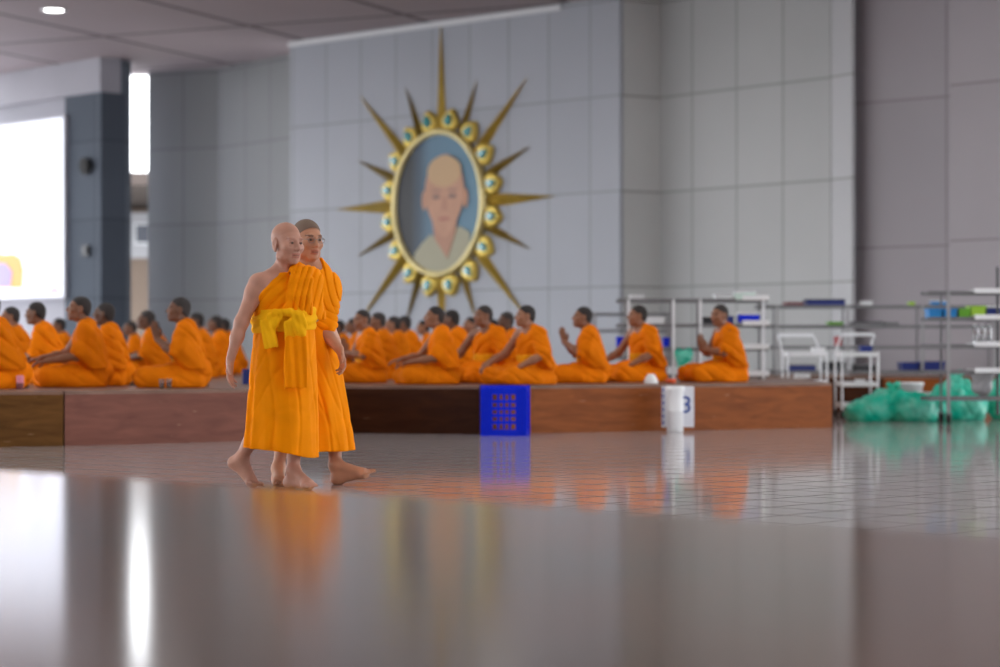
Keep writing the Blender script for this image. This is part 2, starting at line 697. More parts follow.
def add_hand(S, wrist, d, n, side, s=1.0, curl=.35, spread=.12, k=.006):
    """d finger direction, n palm normal, side +1/-1: which side of (d x n) the thumb sits on"""
    w = np.array(wrist, float)
    d = nrm(d)
    n = np.array(n, float)
    n = nrm(n - d * (n @ d))
    t = np.cross(d, n) * side          # towards the thumb
    p0 = w + d * .01 * s
    for q in (-1.2, -.4, .4, 1.2):
        S.cap(w + t * q * .012 * s, w + d * .078 * s + t * q * .018 * s, .0135 * s, .0115 * s, .014)
    lens = [.040, .046, .043, .034]
    for i, q in enumerate((1.25, .42, -.42, -1.25)):
        a = w + d * (.082 - abs(q - .42) * .005) * s + t * q * .0185 * s
        dd = nrm(d + t * q * spread * .5)
        ang = curl * (1 + .12 * i)
        prev = a
        for j, f in enumerate((1.0, .68, .52)):
            ang_j = ang * (j + .6)
            v = dd * math.cos(ang_j) + n * math.sin(ang_j)
            nx = prev + v * lens[i] * f * s
            S.cap(prev, nx, (.0092 - .0009 * j) * s, (.0085 - .001 * j) * s, .004)
            prev = nx
    a = w + d * .022 * s + t * .020 * s
    b = a + (d * .62 + t * .62 + n * .35) * .040 * s
    c = b + (d * .85 + t * .25 + n * .4) * .032 * s
    e = c + (d * .95 + t * .0 + n * .35) * .026 * s
    S.cap(a, b, .0145 * s, .0115 * s, .012)
    S.cap(b, c, .011 * s, .0095 * s, .004)
    S.cap(c, e, .0095 * s, .0075 * s, .004)


def add_foot(S, heel, ball, ankle, tipdir, up=(0, 0, 1), side=1, s=1.0):
    heel, ball, ankle = (np.array(q, float) for q in (heel, ball, ankle))
    td = nrm(tipdir)
    up = np.array(up, float)
    lat = nrm(np.cross(td, up)) * side      # towards the big toe
    S.ell(heel, np.array((.033, .033, .033)) * s, None, .02)
    S.cap(heel, ankle, .033 * s, .036 * s, .03)
    S.cap(ankle, ball + up * .012, .036 * s, .026 * s, .03)
    S.cap(heel, ball, .030 * s, .026 * s, .03)
    S.cap(ball - lat * .022 * s, ball + lat * .024 * s, .021 * s, .023 * s, .02)
    for i, q in enumerate((1.42, .42, -.40, -1.15, -1.8)):
        r = (.0135, .0088, .0085, .0082, .0080)[i] * s
        L = (.058, .056, .050, .043, .034)[i] * s
        a = ball + lat * q * .0225 * s
        b = a + td * L * .55 + up * .004
        e = a + td * L - up * .002
        S.cap(a, b, r * 1.15, r, .006)
        S.cap(b, e, r, r * .9, .002)


def loft(fn, zs, n, thick=.012, name='lower_robe', mat=None, parent=None):
    """closed double-walled tube of cloth; fn(theta, v) -> (x, y, z) outer surface, v from 0 top to 1 hem"""
    th = np.linspace(0, 2 * PI, n, endpoint=False)
    rows = len(zs)
    out = np.zeros((rows, n, 3))
    inn = np.zeros((rows, n, 3))
    for i, v in enumerate(zs):
        p = np.array([fn(t, v) for t in th])
        cen = p.mean(0)
        q = p - cen
        r = np.linalg.norm(q[:, :2], axis=1, keepdims=True)
        w = p.copy()
        w[:, :2] -= q[:, :2] / r * thick
        out[i], inn[i] = p, w
    V = np.concatenate([out.reshape(-1, 3), inn[::-1].reshape(-1, 3)])
    R = 2 * rows
    Q = []
    idx = np.arange(R * n).reshape(R, n)
    for i in range(R):
        a, b = idx[i], idx[(i + 1) % R]
        Q.append(np.stack([a, b, np.roll(b, -1), np.roll(a, -1)], 1))
    return np_obj(name, V, np.concatenate(Q), mat, parent)


# ------------------------------------------------------------------ material set
M = {}
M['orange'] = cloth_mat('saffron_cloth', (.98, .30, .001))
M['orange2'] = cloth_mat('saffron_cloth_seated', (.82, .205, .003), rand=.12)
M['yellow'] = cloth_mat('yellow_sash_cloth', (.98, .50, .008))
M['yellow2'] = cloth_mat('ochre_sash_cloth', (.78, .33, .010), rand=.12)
M['skin_old'] = skin_mat('old_skin', (.47, .235, .165))
M['skin_mid'] = skin_mat('tan_skin', (.47, .225, .13))
M['skin_row'] = skin_mat('brown_skin', (.205, .088, .046), rand=.5)
M['hair'] = pbr('short_hair', (.022, .018, .017), rough=.8, bump=(300, .3), rand=.4)
M['stubble'] = pbr('shaved_hair', (.16, .105, .075), rough=.75, bump=(400, .25))
M['wire'] = pbr('spectacle_metal', (.25, .22, .2), rough=.3, metal=.8)
M['lens'] = pbr('spectacle_glass', (1, 1, 1), rough=.02, trans=1.0)
M['gold'] = pbr('gilded_metal', (.58, .40, .07), rough=.38, metal=.55, noise=(3, .15))
M['gold_pale'] = pbr('pale_gilded_metal', (.80, .68, .32), rough=.35, metal=.3, noise=(3, .1))
M['gold_petal'] = pbr('yellow_gilding', (.74, .55, .11), rough=.38, metal=.4)
M['gold_dark'] = pbr('bronze_gilding', (.30, .205, .045), rough=.4, metal=.5)
M['gem'] = pbr('teal_glass_stone', (.02, .27, .29), rough=.12, spec=.8)
M['steel'] = pbr('grey_steel', (.36, .36, .37), rough=.45, metal=.4)
M['steel_dark'] = pbr('dull_steel', (.20, .20, .21), rough=.45, metal=.5)
M['white'] = pbr('white_plastic', (.80, .82, .84), rough=.4)
M['white_metal'] = pbr('white_painted_metal', (.78, .80, .83), rough=.35)
M['paper'] = pbr('white_paper', (.78, .80, .86), rough=.8)
M['blue'] = pbr('royal_blue_plastic', (.002, .024, .66), rough=.4, spec=.2)
M['navy'] = pbr('navy_plastic', (.012, .028, .19), rough=.4)
M['cyan'] = pbr('bright_blue_plastic', (.02, .25, .62), rough=.4)
M['lime'] = pbr('lime_plastic', (.36, .62, .05), rough=.4)
M['leaf'] = pbr('green_plastic', (.14, .42, .03), rough=.4)
M['red'] = pbr('red_plastic', (.50, .02, .03), rough=.4)
M['maroon'] = pbr('maroon_card', (.20, .05, .06), rough=.6)
M['pink'] = pbr('pink_print', (.70, .22, .30), rough=.4)
M['black'] = pbr('black_plastic', (.02, .02, .025), rough=.45)
M['rubber'] = pbr('black_rubber', (.02, .02, .02), rough=.8)
M['ink'] = pbr('blue_ink', (.02, .07, .35), rough=.7)
M['clear'] = pbr('clear_plastic', (.9, .9, .92), rough=.05, trans=.85)
M['mesh_bag'] = pbr('grey_translucent_bag', (.42, .42, .44), rough=.5, trans=.3)
M['ltred'] = pbr('orange_red_plastic', (.75, .10, .02), rough=.4)


def bag_mat():
    m, nt, b = new_mat('teal_plastic_bag')
    b.inputs['Specular IOR Level'].default_value = .35
    tc = nt.nodes.new('ShaderNodeTexCoord')
    n = nt.nodes.new('ShaderNodeTexNoise')
    n.inputs['Scale'].default_value = 4.5
    n.inputs['Detail'].default_value = 4
    nt.links.new(tc.outputs['Object'], n.inputs['Vector'])
    cr = nt.nodes.new('ShaderNodeValToRGB')
    cr.color_ramp.elements[0].position = .42
    cr.color_ramp.elements[0].color = (.008, .62, .44, 1)
    cr.color_ramp.elements[1].position = .72
    cr.color_ramp.elements[1].color = (.26, .74, .60, 1)
    nt.links.new(n.outputs['Fac'], cr.inputs['Fac'])
    nt.links.new(cr.outputs['Color'], b.inputs['Base Color'])
    b.inputs['Roughness'].default_value = .22
    out = nt.nodes['Material Output']
    tr = nt.nodes.new('ShaderNodeBsdfTranslucent')
    nt.links.new(cr.outputs['Color'], tr.inputs['Color'])
    ms = nt.nodes.new('ShaderNodeMixShader')
    ms.inputs[0].default_value = .3
    nt.links.new(b.outputs[0], ms.inputs[1])
    nt.links.new(tr.outputs[0], ms.inputs[2])
    nt.links.new(ms.outputs[0], out.inputs['Surface'])
    return m


M['bag'] = bag_mat()
WOOD_R = wood_mat('orange_brown_boards', (.19, .050, .010), (.30, .088, .018))
WOOD_B = wood_mat('red_brown_boards', (.15, .050, .034), (.22, .080, .054), rough=.34)
WOOD_A = wood_mat('olive_brown_boards', (.085, .038, .010), (.16, .072, .020))
WOOD_D = wood_mat('dark_brown_boards', (.034, .009, .003), (.060, .018, .006))  # darker brown than the other platform boards
DECK = wood_mat('worn_deck_boards', (.17, .10, .075), (.27, .17, .13), rough=.35)

# ------------------------------------------------------------------ setting
CEIL = 6.75
bm = BM()
bmesh.ops.create_grid(bm, x_segments=1, y_segments=1, size=1, matrix=Matrix.Translation((0, 20, 0)) @ Matrix.Diagonal((26, 34, 1, 1)))
floor_m = panel_mat('grey_floor_tiles', (.46, .42, .42), (.06, .045, .04), .40, .40, use_uv=False, rotz=PI / 4, rough=.08, mortar=.012,
                    spec=.6, var=.07, noise_amt=.08, joint_rough=.5, bumpy=.012)
struct('floor', bm, floor_m)

bm = BM()
bmesh.ops.create_grid(bm, x_segments=1, y_segments=1, size=1, matrix=Matrix.Translation((0, 18.5, CEIL)) @ Matrix.Diagonal((26, 29.5, 1, 1)))
ceil_m = panel_mat('brown_grey_ceiling_panels', (.46, .405, .42), (.15, .125, .125), 4.4, 3.2, off=(.3, 1.05), use_uv=False, rotz=math.radians(-65), rough=.7, mortar=.07, spec=.2, var=.04,
                   noise_amt=.05)
struct('ceiling', bm, ceil_m)

bm = BM()
bmesh.ops.create_grid(bm, x_segments=1, y_segments=1, size=1, matrix=Matrix.Translation((0, 60, -.12)) @ Matrix.Diagonal((160, 160, 1, 1)))
struct('ground', bm, pbr('pale_paving', (.34, .34, .33), rough=.9, noise=(.3, .1)))


def wall(name, pts, mat, z0=0, z1=CEIL, thick=.3, u0=0.0):
    """vertical wall along plan points, with thickness behind; UV in metres"""
    bm = BM()
    uv = bm.loops.layers.uv.new('UVMap')
    pts = [Vector((p[0], p[1], 0)) for p in pts]
    d = (pts[-1] - pts[0]).normalized()
    back = Vector((-d.y, d.x, 0)) * thick
    front = []
    u = u0
    us = [u]
    for i in range(1, len(pts)):
        u += (pts[i] - pts[i - 1]).length
        us.append(u)
    F0 = [bm.verts.new((p.x, p.y, z0)) for p in pts]
    F1 = [bm.verts.new((p.x, p.y, z1)) for p in pts]
    B0 = [bm.verts.new((p.x + back.x, p.y + back.y, z0)) for p in pts]
    B1 = [bm.verts.new((p.x + back.x, p.y + back.y, z1)) for p in pts]

    def face(vs, uvs):
        f = bm.faces.new(vs)
        for l, q in zip(f.loops, uvs):
            l[uv].uv = q
    n = len(pts)
    for i in range(n - 1):
        q = [(us[i], z0), (us[i + 1], z0), (us[i + 1], z1), (us[i], z1)]
        face((F0[i], F0[i + 1], F1[i + 1], F1[i]), q)
        face((B0[i + 1], B0[i], B1[i], B1[i + 1]), [q[1], q[0], q[3], q[2]])
        face((F1[i], F1[i + 1], B1[i + 1], B1[i]), q)
        face((F0[i + 1], F0[i], B0[i], B0[i + 1]), q)
    for i in (0, n - 1):
        q = [(us[i] + .05, z0), (us[i] + .05 + thick, z0), (us[i] + .05 + thick, z1), (us[i] + .05, z1)]
        face((F0[i], B0[i], B1[i], F1[i]), q)
    return struct(name, bm, mat)


def wp(px, s):
    Y = F / s
    return ((px - 500) / F * Y, Y)


def wall_panels(name, col, joint, w, h, zoff, uoff=0.0, **kw):
    return panel_mat(name, col, joint, w, h, off=(uoff, -zoff), rough=.42, mortar=.016, spec=.35, var=.03, noise_amt=.05, **kw)


ZJ = 0.28      # a joint height modulo the row height 1.6
WALLC = (.40, .425, .475)
w_main = wall_panels('blue_grey_wall_panels', WALLC, (.27, .285, .31), .93, 1.6, ZJ, .3)
w_left = wall_panels('grey_wall_panels', (.32, .335, .335), (.225, .23, .23), .95, 1.6, ZJ, .1)
w_ret = wall_panels('return_wall_panels', (.46, .475, .475), (.27, .275, .27), 1.0, 1.6, ZJ)
w_right = wall_panels('mauve_grey_wall_panels', (.36, .335, .36), (.24, .215, .225), 1.95, 2.25, 0.15, .2)
w_dark = panel_mat('slate_pillar_panels', (.10, .12, .15), (.06, .07, .085), 1.1, 1.6, off=(0, -ZJ), rough=.65, spec=.08, mortar=.015, var=.05)
w_pale = pbr('pale_grey_plaster', (.42, .42, .47), rough=.7, noise=(.6, .05))

a, b = wp(148, 46.9), wp(218, 47.5)
wall('wall_back', [a, b, wp(290, 49.8), (wp(290, 49.8)[0] + .5, wp(290, 49.8)[1] - .3)], w_left, thick=.5)
pm0, pm1 = wp(290, 52.1), wp(620, 59.86)
wall('wall_portrait', [pm0, pm1], w_main, thick=.9, u0=.54)
pr0 = wp(660, 59.2)
wall('wall_return', [(pm1[0] - .02, pm1[1] + .02), pr0], wall_panels('pale_return_panels', (.62, .635, .625), (.3, .3, .3), 1.0, 1.6, ZJ), thick=.3)
pr1 = wp(831, 64.0)
wall('wall_recess', [pr0, pr1], w_ret, thick=.4, u0=.25)
wall('wall_pilaster', [(pr1[0], pr1[1] - .05), wp(852, 64.9)], wall_panels('pale_pilaster_panels', (.50, .51, .53), (.3, .3, .3), 1.0, 1.6, ZJ, .3), thick=.06)
wall('wall_right', [wp(845, 64.1), wp(951, 66.3)], w_right, thick=.4, u0=.0)
e0, e1 = wp(950, 69.1), wp(1000, 70.4)
dv = Vector((e1[0] - e0[0], e1[1] - e0[1], 0)).normalized()
wall('wall_right_end', [e0, (e0[0] + dv.x * 2.2, e0[1] + dv.y * 2.2)], w_right, thick=.4, u0=.5)

fw = wall('wall_light_block', [(26, -10.5), (-26, -10.5)], w_pale, thick=.3)  # added unseen wall behind the camera, blocks sky light from the front

# white cove strip on top of the portrait wall
d = Vector((pm1[0] - pm0[0], pm1[1] - pm0[1], 0)).normalized()
bm = BM()
L = 6.9
c = Vector((pm0[0], pm0[1], 0)) + d * (L / 2) + Vector((-.707, -.707, 0)) * .03
box(bm, (c.x, c.y, CEIL - .075), (L, .06, .09), math.atan2(d.y, d.x))
struct('trim_1', bm, M['white'], .01)

# left end: screen wall, lintel, slate pillars
s0, s1 = wp(-120, 42.9), wp(70, 48.3)
wall('wall_left', [s0, s1], w_pale, thick=.4)
sd = Vector((s1[0] - s0[0], s1[1] - s0[1], 0)).normalized()
sn = Vector((sd.y, -sd.x, 0))
q0 = Vector((s1[0], s1[1], 0)) + sn * .12
q1 = Vector((*wp(106, 49.3), 0)) + sn * .12
wall('wall_slate_pillar', [q0, q1], w_dark, thick=.6, z1=6.05)
l0 = Vector((s0[0], s0[1], 0)) + sn * .16
wall('wall_lintel', [l0 + sd * 1.5, q1 + sn * .02], w_pale, thick=.5, z0=6.05)
w_jamb = panel_mat('blue_slate_panels', (.17, .20, .24), (.10, .115, .135), 1.1, 1.6, off=(0, -ZJ), rough=.65, spec=.08, mortar=.015, var=.05)
wall('wall_slate_jamb', [q1 - sn * .02, (*wp(131, 48.6),)], w_jamb, thick=.12)

# exterior building seen through the opening
bld = thing('building', 'pale building with dark brown roof seen outside through the gap between pillars', 'building', (-12.2, 74, -.12))
bm = BM()
box(bm, (0, 3, 3.05), (9, 6, 5.2))
obj('wall', bm, pbr('tan_render', (.22, .165, .13), rough=.9, noise=(1, .08)), bld)
bm = BM()
box(bm, (0, -.08, 4.75), (9.1, .2, 1.5))
obj('fascia', bm, pbr('whitewash', (.45, .45, .48), rough=.8), bld, .02)
for k in range(6):
    bm = BM()
    box(bm, (-3.6 + k * 1.35, -.2, 4.8), (.8, .06, .7))
    f = obj('window', bm, M['white'], bld)
    bm = BM()
    box(bm, (-3.6 + k * 1.35, -.235, 4.8), (.68, .02, .58))
    obj('pane', bm, pbr('dark_pane', (.12, .13, .16), rough=.1), f)
bm = BM()
prism(bm, [(-6.5, -9), (6.5, -9), (6.5, 6.5), (-6.5, 6.5)], 5.75, 6.15)
box(bm, (0, 2.8, 6.2), (8.5, 5.5, .3))
obj('roof', bm, pbr('brown_roof', (.07, .052, .045), rough=.8), bld, .03)

# ------------------------------------------------------------------ wooden platforms
ST = .47
vdir = Vector((-.092, 1, 0))
P1 = ground(64, 446)
P2 = ground(300, 439.3)
A0 = ground(-150, 449)
C0 = P2 + vdir * 1.63
C1 = ground(480, 434.2)
D1 = ground(832, 427.5)


def xy(v):
    return (v[0], v[1])


def platform(poly, wood, label, group='wooden platforms the seated rows sit on'):
    cx = sum(p[0] for p in poly) / len(poly)
    cy = sum(p[1] for p in poly) / len(poly)
    t = thing('wooden_platform', label, 'platform', (cx, cy, 0), group=group)
    loc = [(p[0] - cx, p[1] - cy) for p in poly]
    bm = BM()
    prism(bm, loc, 0, ST - .03)
    obj('front_boards', bm, wood, t)
    bm = BM()
    n = len(loc)
    ins = []
    for i in range(n):          # deck set back a little from neighbours, lip over the boards
        a, b, c_ = (Vector(loc[i - 1]), Vector(loc[i]), Vector(loc[(i + 1) % n]))
        ins.append(b)
    prism(bm, [(p.x, p.y) for p in ins], ST - .0295, ST)
    obj('deck', bm, DECK, t)
    return t


EPS = .006
ev = Vector((EPS, 0, 0))
platform([xy(A0), xy(P1 - ev), xy(P1 - ev + vdir * 21), xy(A0 + vdir * 20)], WOOD_A, 'olive brown wooden platform at the far left edge, left of the board seam')
platform([xy(P1 + ev), xy(P2), xy(P2 + vdir * 20.5), xy(P1 + ev + vdir * 20.5)], WOOD_B, 'long reddish brown wooden platform right of the seam, ending behind the walking pair')
platform([xy(C0 + ev), xy(C1 - ev), (-.256, 28), (-.306, 38), xy(C0 + vdir * 17 + ev)], WOOD_D, 'dark brown wooden platform between the walking pair and the blue crate')
platform([xy(C1), xy(D1), (3.75, 28), (1.0, 28), (.6, 36), (-.29, 36), (-.244, 28)], WOOD_R, 'orange brown scuffed wooden platform behind the white cylinder with the number card')
platform([(1.8, 29.5), (5.09, 29.5), (5.25, 33.3), (1.8, 33.3)], WOOD_D, 'dark low platform behind the white tiered cart with the handle', 'low platforms at the back under the racks')
platform([(5.1, 29.5), (7.6, 29.2), (7.65, 30.4), (5.26, 32.9)], WOOD_R, 'orange brown low platform at the back behind the teal bags', 'low platforms at the back under the racks')

# near polished stone platform
n0, n1 = Vector((-1.458, 6.48, 0)), Vector((.945, 4.2, 0))
nd = (n1 - n0).normalized()
na, nb = n0 - nd * 7, n1 + nd * 7
bm = BM()
prism(bm, [(na.x, na.y), (na.x - 5, na.y - 10), (nb.x - 4, nb.y - 5), (nb.x, nb.y)], 0, ST)
stone, nt, bs = new_mat('polished_brown_granite')
tc = nt.nodes.new('ShaderNodeTexCoord')
n = nt.nodes.new('ShaderNodeTexNoise')
n.inputs['Scale'].default_value = 1.1
n.inputs['Detail'].default_value = 3
nt.links.new(tc.outputs['Object'], n.inputs['Vector'])
cr = nt.nodes.new('ShaderNodeValToRGB')
cr.color_ramp.elements[0].position = .35
cr.color_ramp.elements[0].color = (.185, .137, .110, 1)
cr.color_ramp.elements[1].position = .66
cr.color_ramp.elements[1].color = (.255, .148, .106, 1)
nt.links.new(n.outputs['Fac'], cr.inputs['Fac'])
sp = nt.nodes.new('ShaderNodeTexNoise')
sp.inputs['Scale'].default_value = 120
nt.links.new(tc.outputs['Object'], sp.inputs['Vector'])
mx = nt.nodes.new('ShaderNodeMix')
mx.data_type = 'RGBA'
mx.blend_type = 'OVERLAY'
mx.inputs[0].default_value = .5
nt.links.new(cr.outputs['Color'], mx.inputs[6])
nt.links.new(sp.outputs['Fac'], mx.inputs[7])
nt.links.new(mx.outputs[2], bs.inputs['Base Color'])
bs.inputs['Roughness'].default_value = .12
bs.inputs['Specular IOR Level'].default_value = .36
o = obj('stone_platform', bm, stone, None, .012)
tag(o, 'polished brown stone platform filling the blurred foreground', 'platform')

# ------------------------------------------------------------------ LED screen
scr_l = Vector((*wp(-90, 43.8), 0)) + sn * .07
scr_r = Vector((*wp(68, 48.4), 0)) + sn * .07
sc_c = (scr_l + scr_r) / 2
sw = (scr_r - scr_l).length
z0s, z1s = 1.93, 5.62
ang = math.atan2(sd.y, sd.x)
scr = thing('video_screen', 'large bright white video screen on the far left wall', 'screen', (sc_c.x, sc_c.y, z0s), ang)
H = z1s - z0s
bm = BM()
box(bm, (0, 0, H / 2), (sw, .10, H))
obj('panel', bm, emit('lit_screen_white', (.82, .86, 1.0), .46), scr)
bm = BM()
for q in (-1, 1):
    box(bm, (q * (sw / 2 + .03), -.01, H / 2), (.06, .14, H + .12))
    box(bm, (0, -.01, H / 2 + q * (H / 2 + .03)), (sw, .14, .06))
obj('bezel', bm, pbr('grey_bezel', (.45, .45, .50), rough=.5), scr)
# local x of a picture column on the screen
def sx(px):
    # solve the ray against the screen line
    k = (px - 500) / F
    t = (k * scr_l.y - scr_l.x) / (sd.x - k * sd.y)
    return t - sw / 2
def sz(px, py):
    t = sx(px) + sw / 2
    return HC - (py - HY) / F * (scr_l.y + sd.y * t) - z0s
def flat(name, pts, mat, y):
    bm = BM()
    vs = [bm.verts.new((sx(p[0]), y, sz(*p))) for p in pts]
    f = bm.faces.new(vs)
    r = bmesh.ops.extrude_face_region(bm, geom=[f])
    for v in r['geom']:
        if isinstance(v, bmesh.types.BMVert):
            v.co.y += .01
    return obj(name, bm, mat, scr)
flat('throne_image', [(-30, 288), (26, 288), (27, 270), (24, 258), (17, 254), (6, 255), (-6, 248), (-30, 246)], emit('lit_orange', (.85, .38, .05), .28), -.062)
flat('cushion_image', [(-30, 287), (14, 287), (16, 272), (10, 264), (-4, 262), (-30, 262)], emit('lit_purple', (.32, .26, .55), .35), -.075)
flat('yellow_image', [(-30, 252), (22, 252), (18, 243), (2, 240), (-12, 236), (-30, 236)], emit('lit_yellow', (.95, .90, .45), .38), -.055)
flat('blossom_image', [(52, 294), (62, 294.5), (63, 290), (59, 286), (54, 288)], emit('lit_pink', (.95, .35, .65), .38), -.062)

# wall fittings on the slate pillar
p = at(99, 166, F / 48.9)
lamp = thing('wall_speaker', 'dark round wall speaker on the slate pillar right of the screen', 'speaker', (p.x + sn.x * .2, p.y + sn.y * .2 + .05, p.z), ang)
bm = BM()
cyl(bm, (0, .05, 0), (0, -.18, -.02), .12, .19, 20)
obj('housing', bm, M['black'], lamp, .01)
bm = BM()
cyl(bm, (0, -.18, -.02), (0, -.2, -.022), .17, .15, 20)
obj('grille', bm, M['rubber'], lamp)
bm = BM()
box(bm, (0, .10, .0), (.08, .14, .26))
obj('bracket', bm, M['black'], lamp, .008)
p = at(96, 251, F / 48.9)
bx_ = thing('control_box', 'small black control box low on the slate pillar', 'control box', (p.x + sn.x * .25, p.y + sn.y * .25 + .05, p.z), ang)
bm = BM()
box(bm, (0, .02, 0), (.22, .12, .24))
obj('case', bm, M['black'], bx_, .012)
bm = BM()
cyl(bm, (0, -.04, .02), (0, -.07, .02), .03, .026, 14)
obj('knob', bm, M['steel_dark'], bx_)

# downlight
p = at(54, 9.5, (CEIL - HC) * F / (HY - 9.5))
dl = thing('ceiling_light', 'white glowing round downlight in the brown ceiling', 'light', (p.x, p.y, CEIL))
bm = BM()
lathe(bm, [(.155, -.012), (.225, -.03), (.235, -.005), (.235, 0)], 32)
obj('ring', bm, M['white'], dl, smooth=True)
bm = BM()
lathe(bm, [(.0, -.028), (.10, -.024), (.16, -.014)], 32)
obj('diffuser', bm, emit('lit_diffuser', (1, .98, .95), 6), dl, smooth=True)

# ------------------------------------------------------------------ sunburst portrait
pc = at(444, 203.5, F / 55.6)
pn = Vector((-.7085, -.7057, 0))
wdir = d.copy()
wn = Vector((wdir.y, -wdir.x, 0))
med = thing('oval_portrait', 'oval framed portrait with golden sunburst rays on the grey wall', 'portrait', (pc.x + wn.x * .06, pc.y + wn.y * .06, pc.z), math.atan2(wdir.y, wdir.x))
RX, RZ = 1.06, 1.24


def oval_disc(bm, rx, rz, y0, y1, seg=64):
    a = [bm.verts.new((rx * math.cos(2 * PI * k / seg), y0, rz * math.sin(2 * PI * k / seg))) for k in range(seg)]
    b = [bm.verts.new((rx * math.cos(2 * PI * k / seg), y1, rz * math.sin(2 * PI * k / seg))) for k in range(seg)]
    bm.faces.new(a)
    bm.faces.new(b[::-1])
    for k in range(seg):
        bm.faces.new((a[k], a[(k + 1) % seg], b[(k + 1) % seg], b[k]))


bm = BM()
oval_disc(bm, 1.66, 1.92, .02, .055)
obj('halo_disc', bm, pbr('taupe_halo', (.37, .345, .335), rough=.6), med)  # thin disc added for the wall halo; its shading sits in the taupe colour
# canvas with painted background: dark on the left, blue towards the right
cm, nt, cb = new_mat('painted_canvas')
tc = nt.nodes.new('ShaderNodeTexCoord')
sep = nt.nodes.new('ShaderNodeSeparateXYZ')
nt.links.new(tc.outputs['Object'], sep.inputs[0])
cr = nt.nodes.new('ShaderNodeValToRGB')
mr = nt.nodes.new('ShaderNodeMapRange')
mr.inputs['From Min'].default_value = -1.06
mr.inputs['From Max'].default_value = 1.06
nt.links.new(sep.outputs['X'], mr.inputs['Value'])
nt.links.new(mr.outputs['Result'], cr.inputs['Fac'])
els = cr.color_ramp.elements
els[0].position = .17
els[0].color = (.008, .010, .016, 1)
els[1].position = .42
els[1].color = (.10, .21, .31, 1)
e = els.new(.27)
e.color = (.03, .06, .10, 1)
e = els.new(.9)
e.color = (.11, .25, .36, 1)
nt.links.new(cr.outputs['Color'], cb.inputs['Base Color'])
cb.inputs['Roughness'].default_value = .5
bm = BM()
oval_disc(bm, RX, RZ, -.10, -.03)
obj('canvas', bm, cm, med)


def plate(name, pts, mat, y, parent, t=.012):
    bm = BM()
    vs = [bm.verts.new((p[0], y, p[1])) for p in pts]
    f = bm.faces.new(vs)
    r = bmesh.ops.extrude_face_region(bm, geom=[f])
    for v in r['geom']:
        if isinstance(v, bmesh.types.BMVert):
            v.co.y -= t
    return obj(name, bm, mat, parent)


def ovalpts(cx, cz, rx, rz, n=28, e=1.0, a0=0, a1=2 * PI):
    return [(cx + rx * math.cos(a0 + (a1 - a0) * k / n), cz + rz * math.sin(a0 + (a1 - a0) * k / n)) for k in range(n)]


sk = pbr('painted_skin', (.62, .36, .25), rough=.7, noise=(2, .08))
sk2 = pbr('painted_scalp', (.66, .46, .27), rough=.7)
# shoulders in a pale robe, clipped to the oval
sh = []
for k in range(25):
    x = -.60 + 1.40 * k / 24
    lim = -RZ * .985 * math.sqrt(max(0, 1 - (x / (RX * .985)) ** 2))
    sh.append((x, lim))
top = [(.80, -.56), (.70, -.50), (.56, -.44), (.46, -.46), (.24, -.98), (-.06, -.62), (-.18, -.56), (-.40, -.72), (-.58, -.90)]
plate('painted_robe', sh + top, pbr('painted_cream', (.46, .45, .33), rough=.7), -.101, med)
plate('painted_neck', [(-.12, -.30), (.50, -.30), (.47, -.50), (.25, -1.0), (-.06, -.64)], pbr('painted_neck', (.54, .31, .22), rough=.7), -.114, med)
HX, HZ = .19, .16


def headpt(t):
    c_, s__ = math.cos(t), math.sin(t)
    w_ = .49 if s__ > 0 else .49 * (1 - .42 * (-s__) ** 1.4)
    return (HX + w_ * c_, HZ + (.70 if s__ > 0 else .78) * s__)


plate('painted_head', [headpt(2 * PI * k / 44) for k in range(44)], sk, -.118, med)
plate('painted_scalp', ovalpts(HX, HZ + .40, .42, .28, 30), sk2, -.1305, med, .003)
for q in (-1, 1):
    plate('painted_ear', ovalpts(HX + q * .51, HZ - .10, .06, .17, 18), sk, -.112, med)
    plate('painted_eye', ovalpts(HX + q * .20, HZ - .05, .10, .045, 18), pbr('painted_eye', (.33, .22, .19), rough=.7), -.1305, med, .004)
    plate('painted_brow', ovalpts(HX + q * .20, HZ + .06, .13, .024, 18), pbr('painted_brow', (.46, .28, .22), rough=.7), -.1305, med, .004)
plate('painted_nose', [(HX - .04, HZ - .05), (HX + .04, HZ - .05), (HX + .09, HZ - .30), (HX - .09, HZ - .30)], pbr('painted_nose', (.57, .32, .23), rough=.7), -.1305, med, .004)
plate('painted_mouth', ovalpts(HX, HZ - .45, .14, .03, 18), pbr('painted_lips', (.50, .22, .18), rough=.7), -.1305, med, .004)
# frame ring
prof = [(0, -.09), (.02, -.15), (.06, -.17), (.10, -.15), (.12, -.09), (.12, .0), (0, .0)]
bm = BM()
seg = 72
rings = []
for k in range(seg):
    t = 2 * PI * k / seg
    rings.append([bm.verts.new(((RX - .02 + r) * math.cos(t), y, (RZ - .02 + r) * math.sin(t))) for r, y in prof])
for k in range(seg):
    A, B = rings[k], rings[(k + 1) % seg]
    for i in range(len(prof)):
        j = (i + 1) % len(prof)
        bm.faces.new((A[i], A[j], B[j], B[i]))
obj('frame', bm, M['gold_pale'], med, smooth=True)
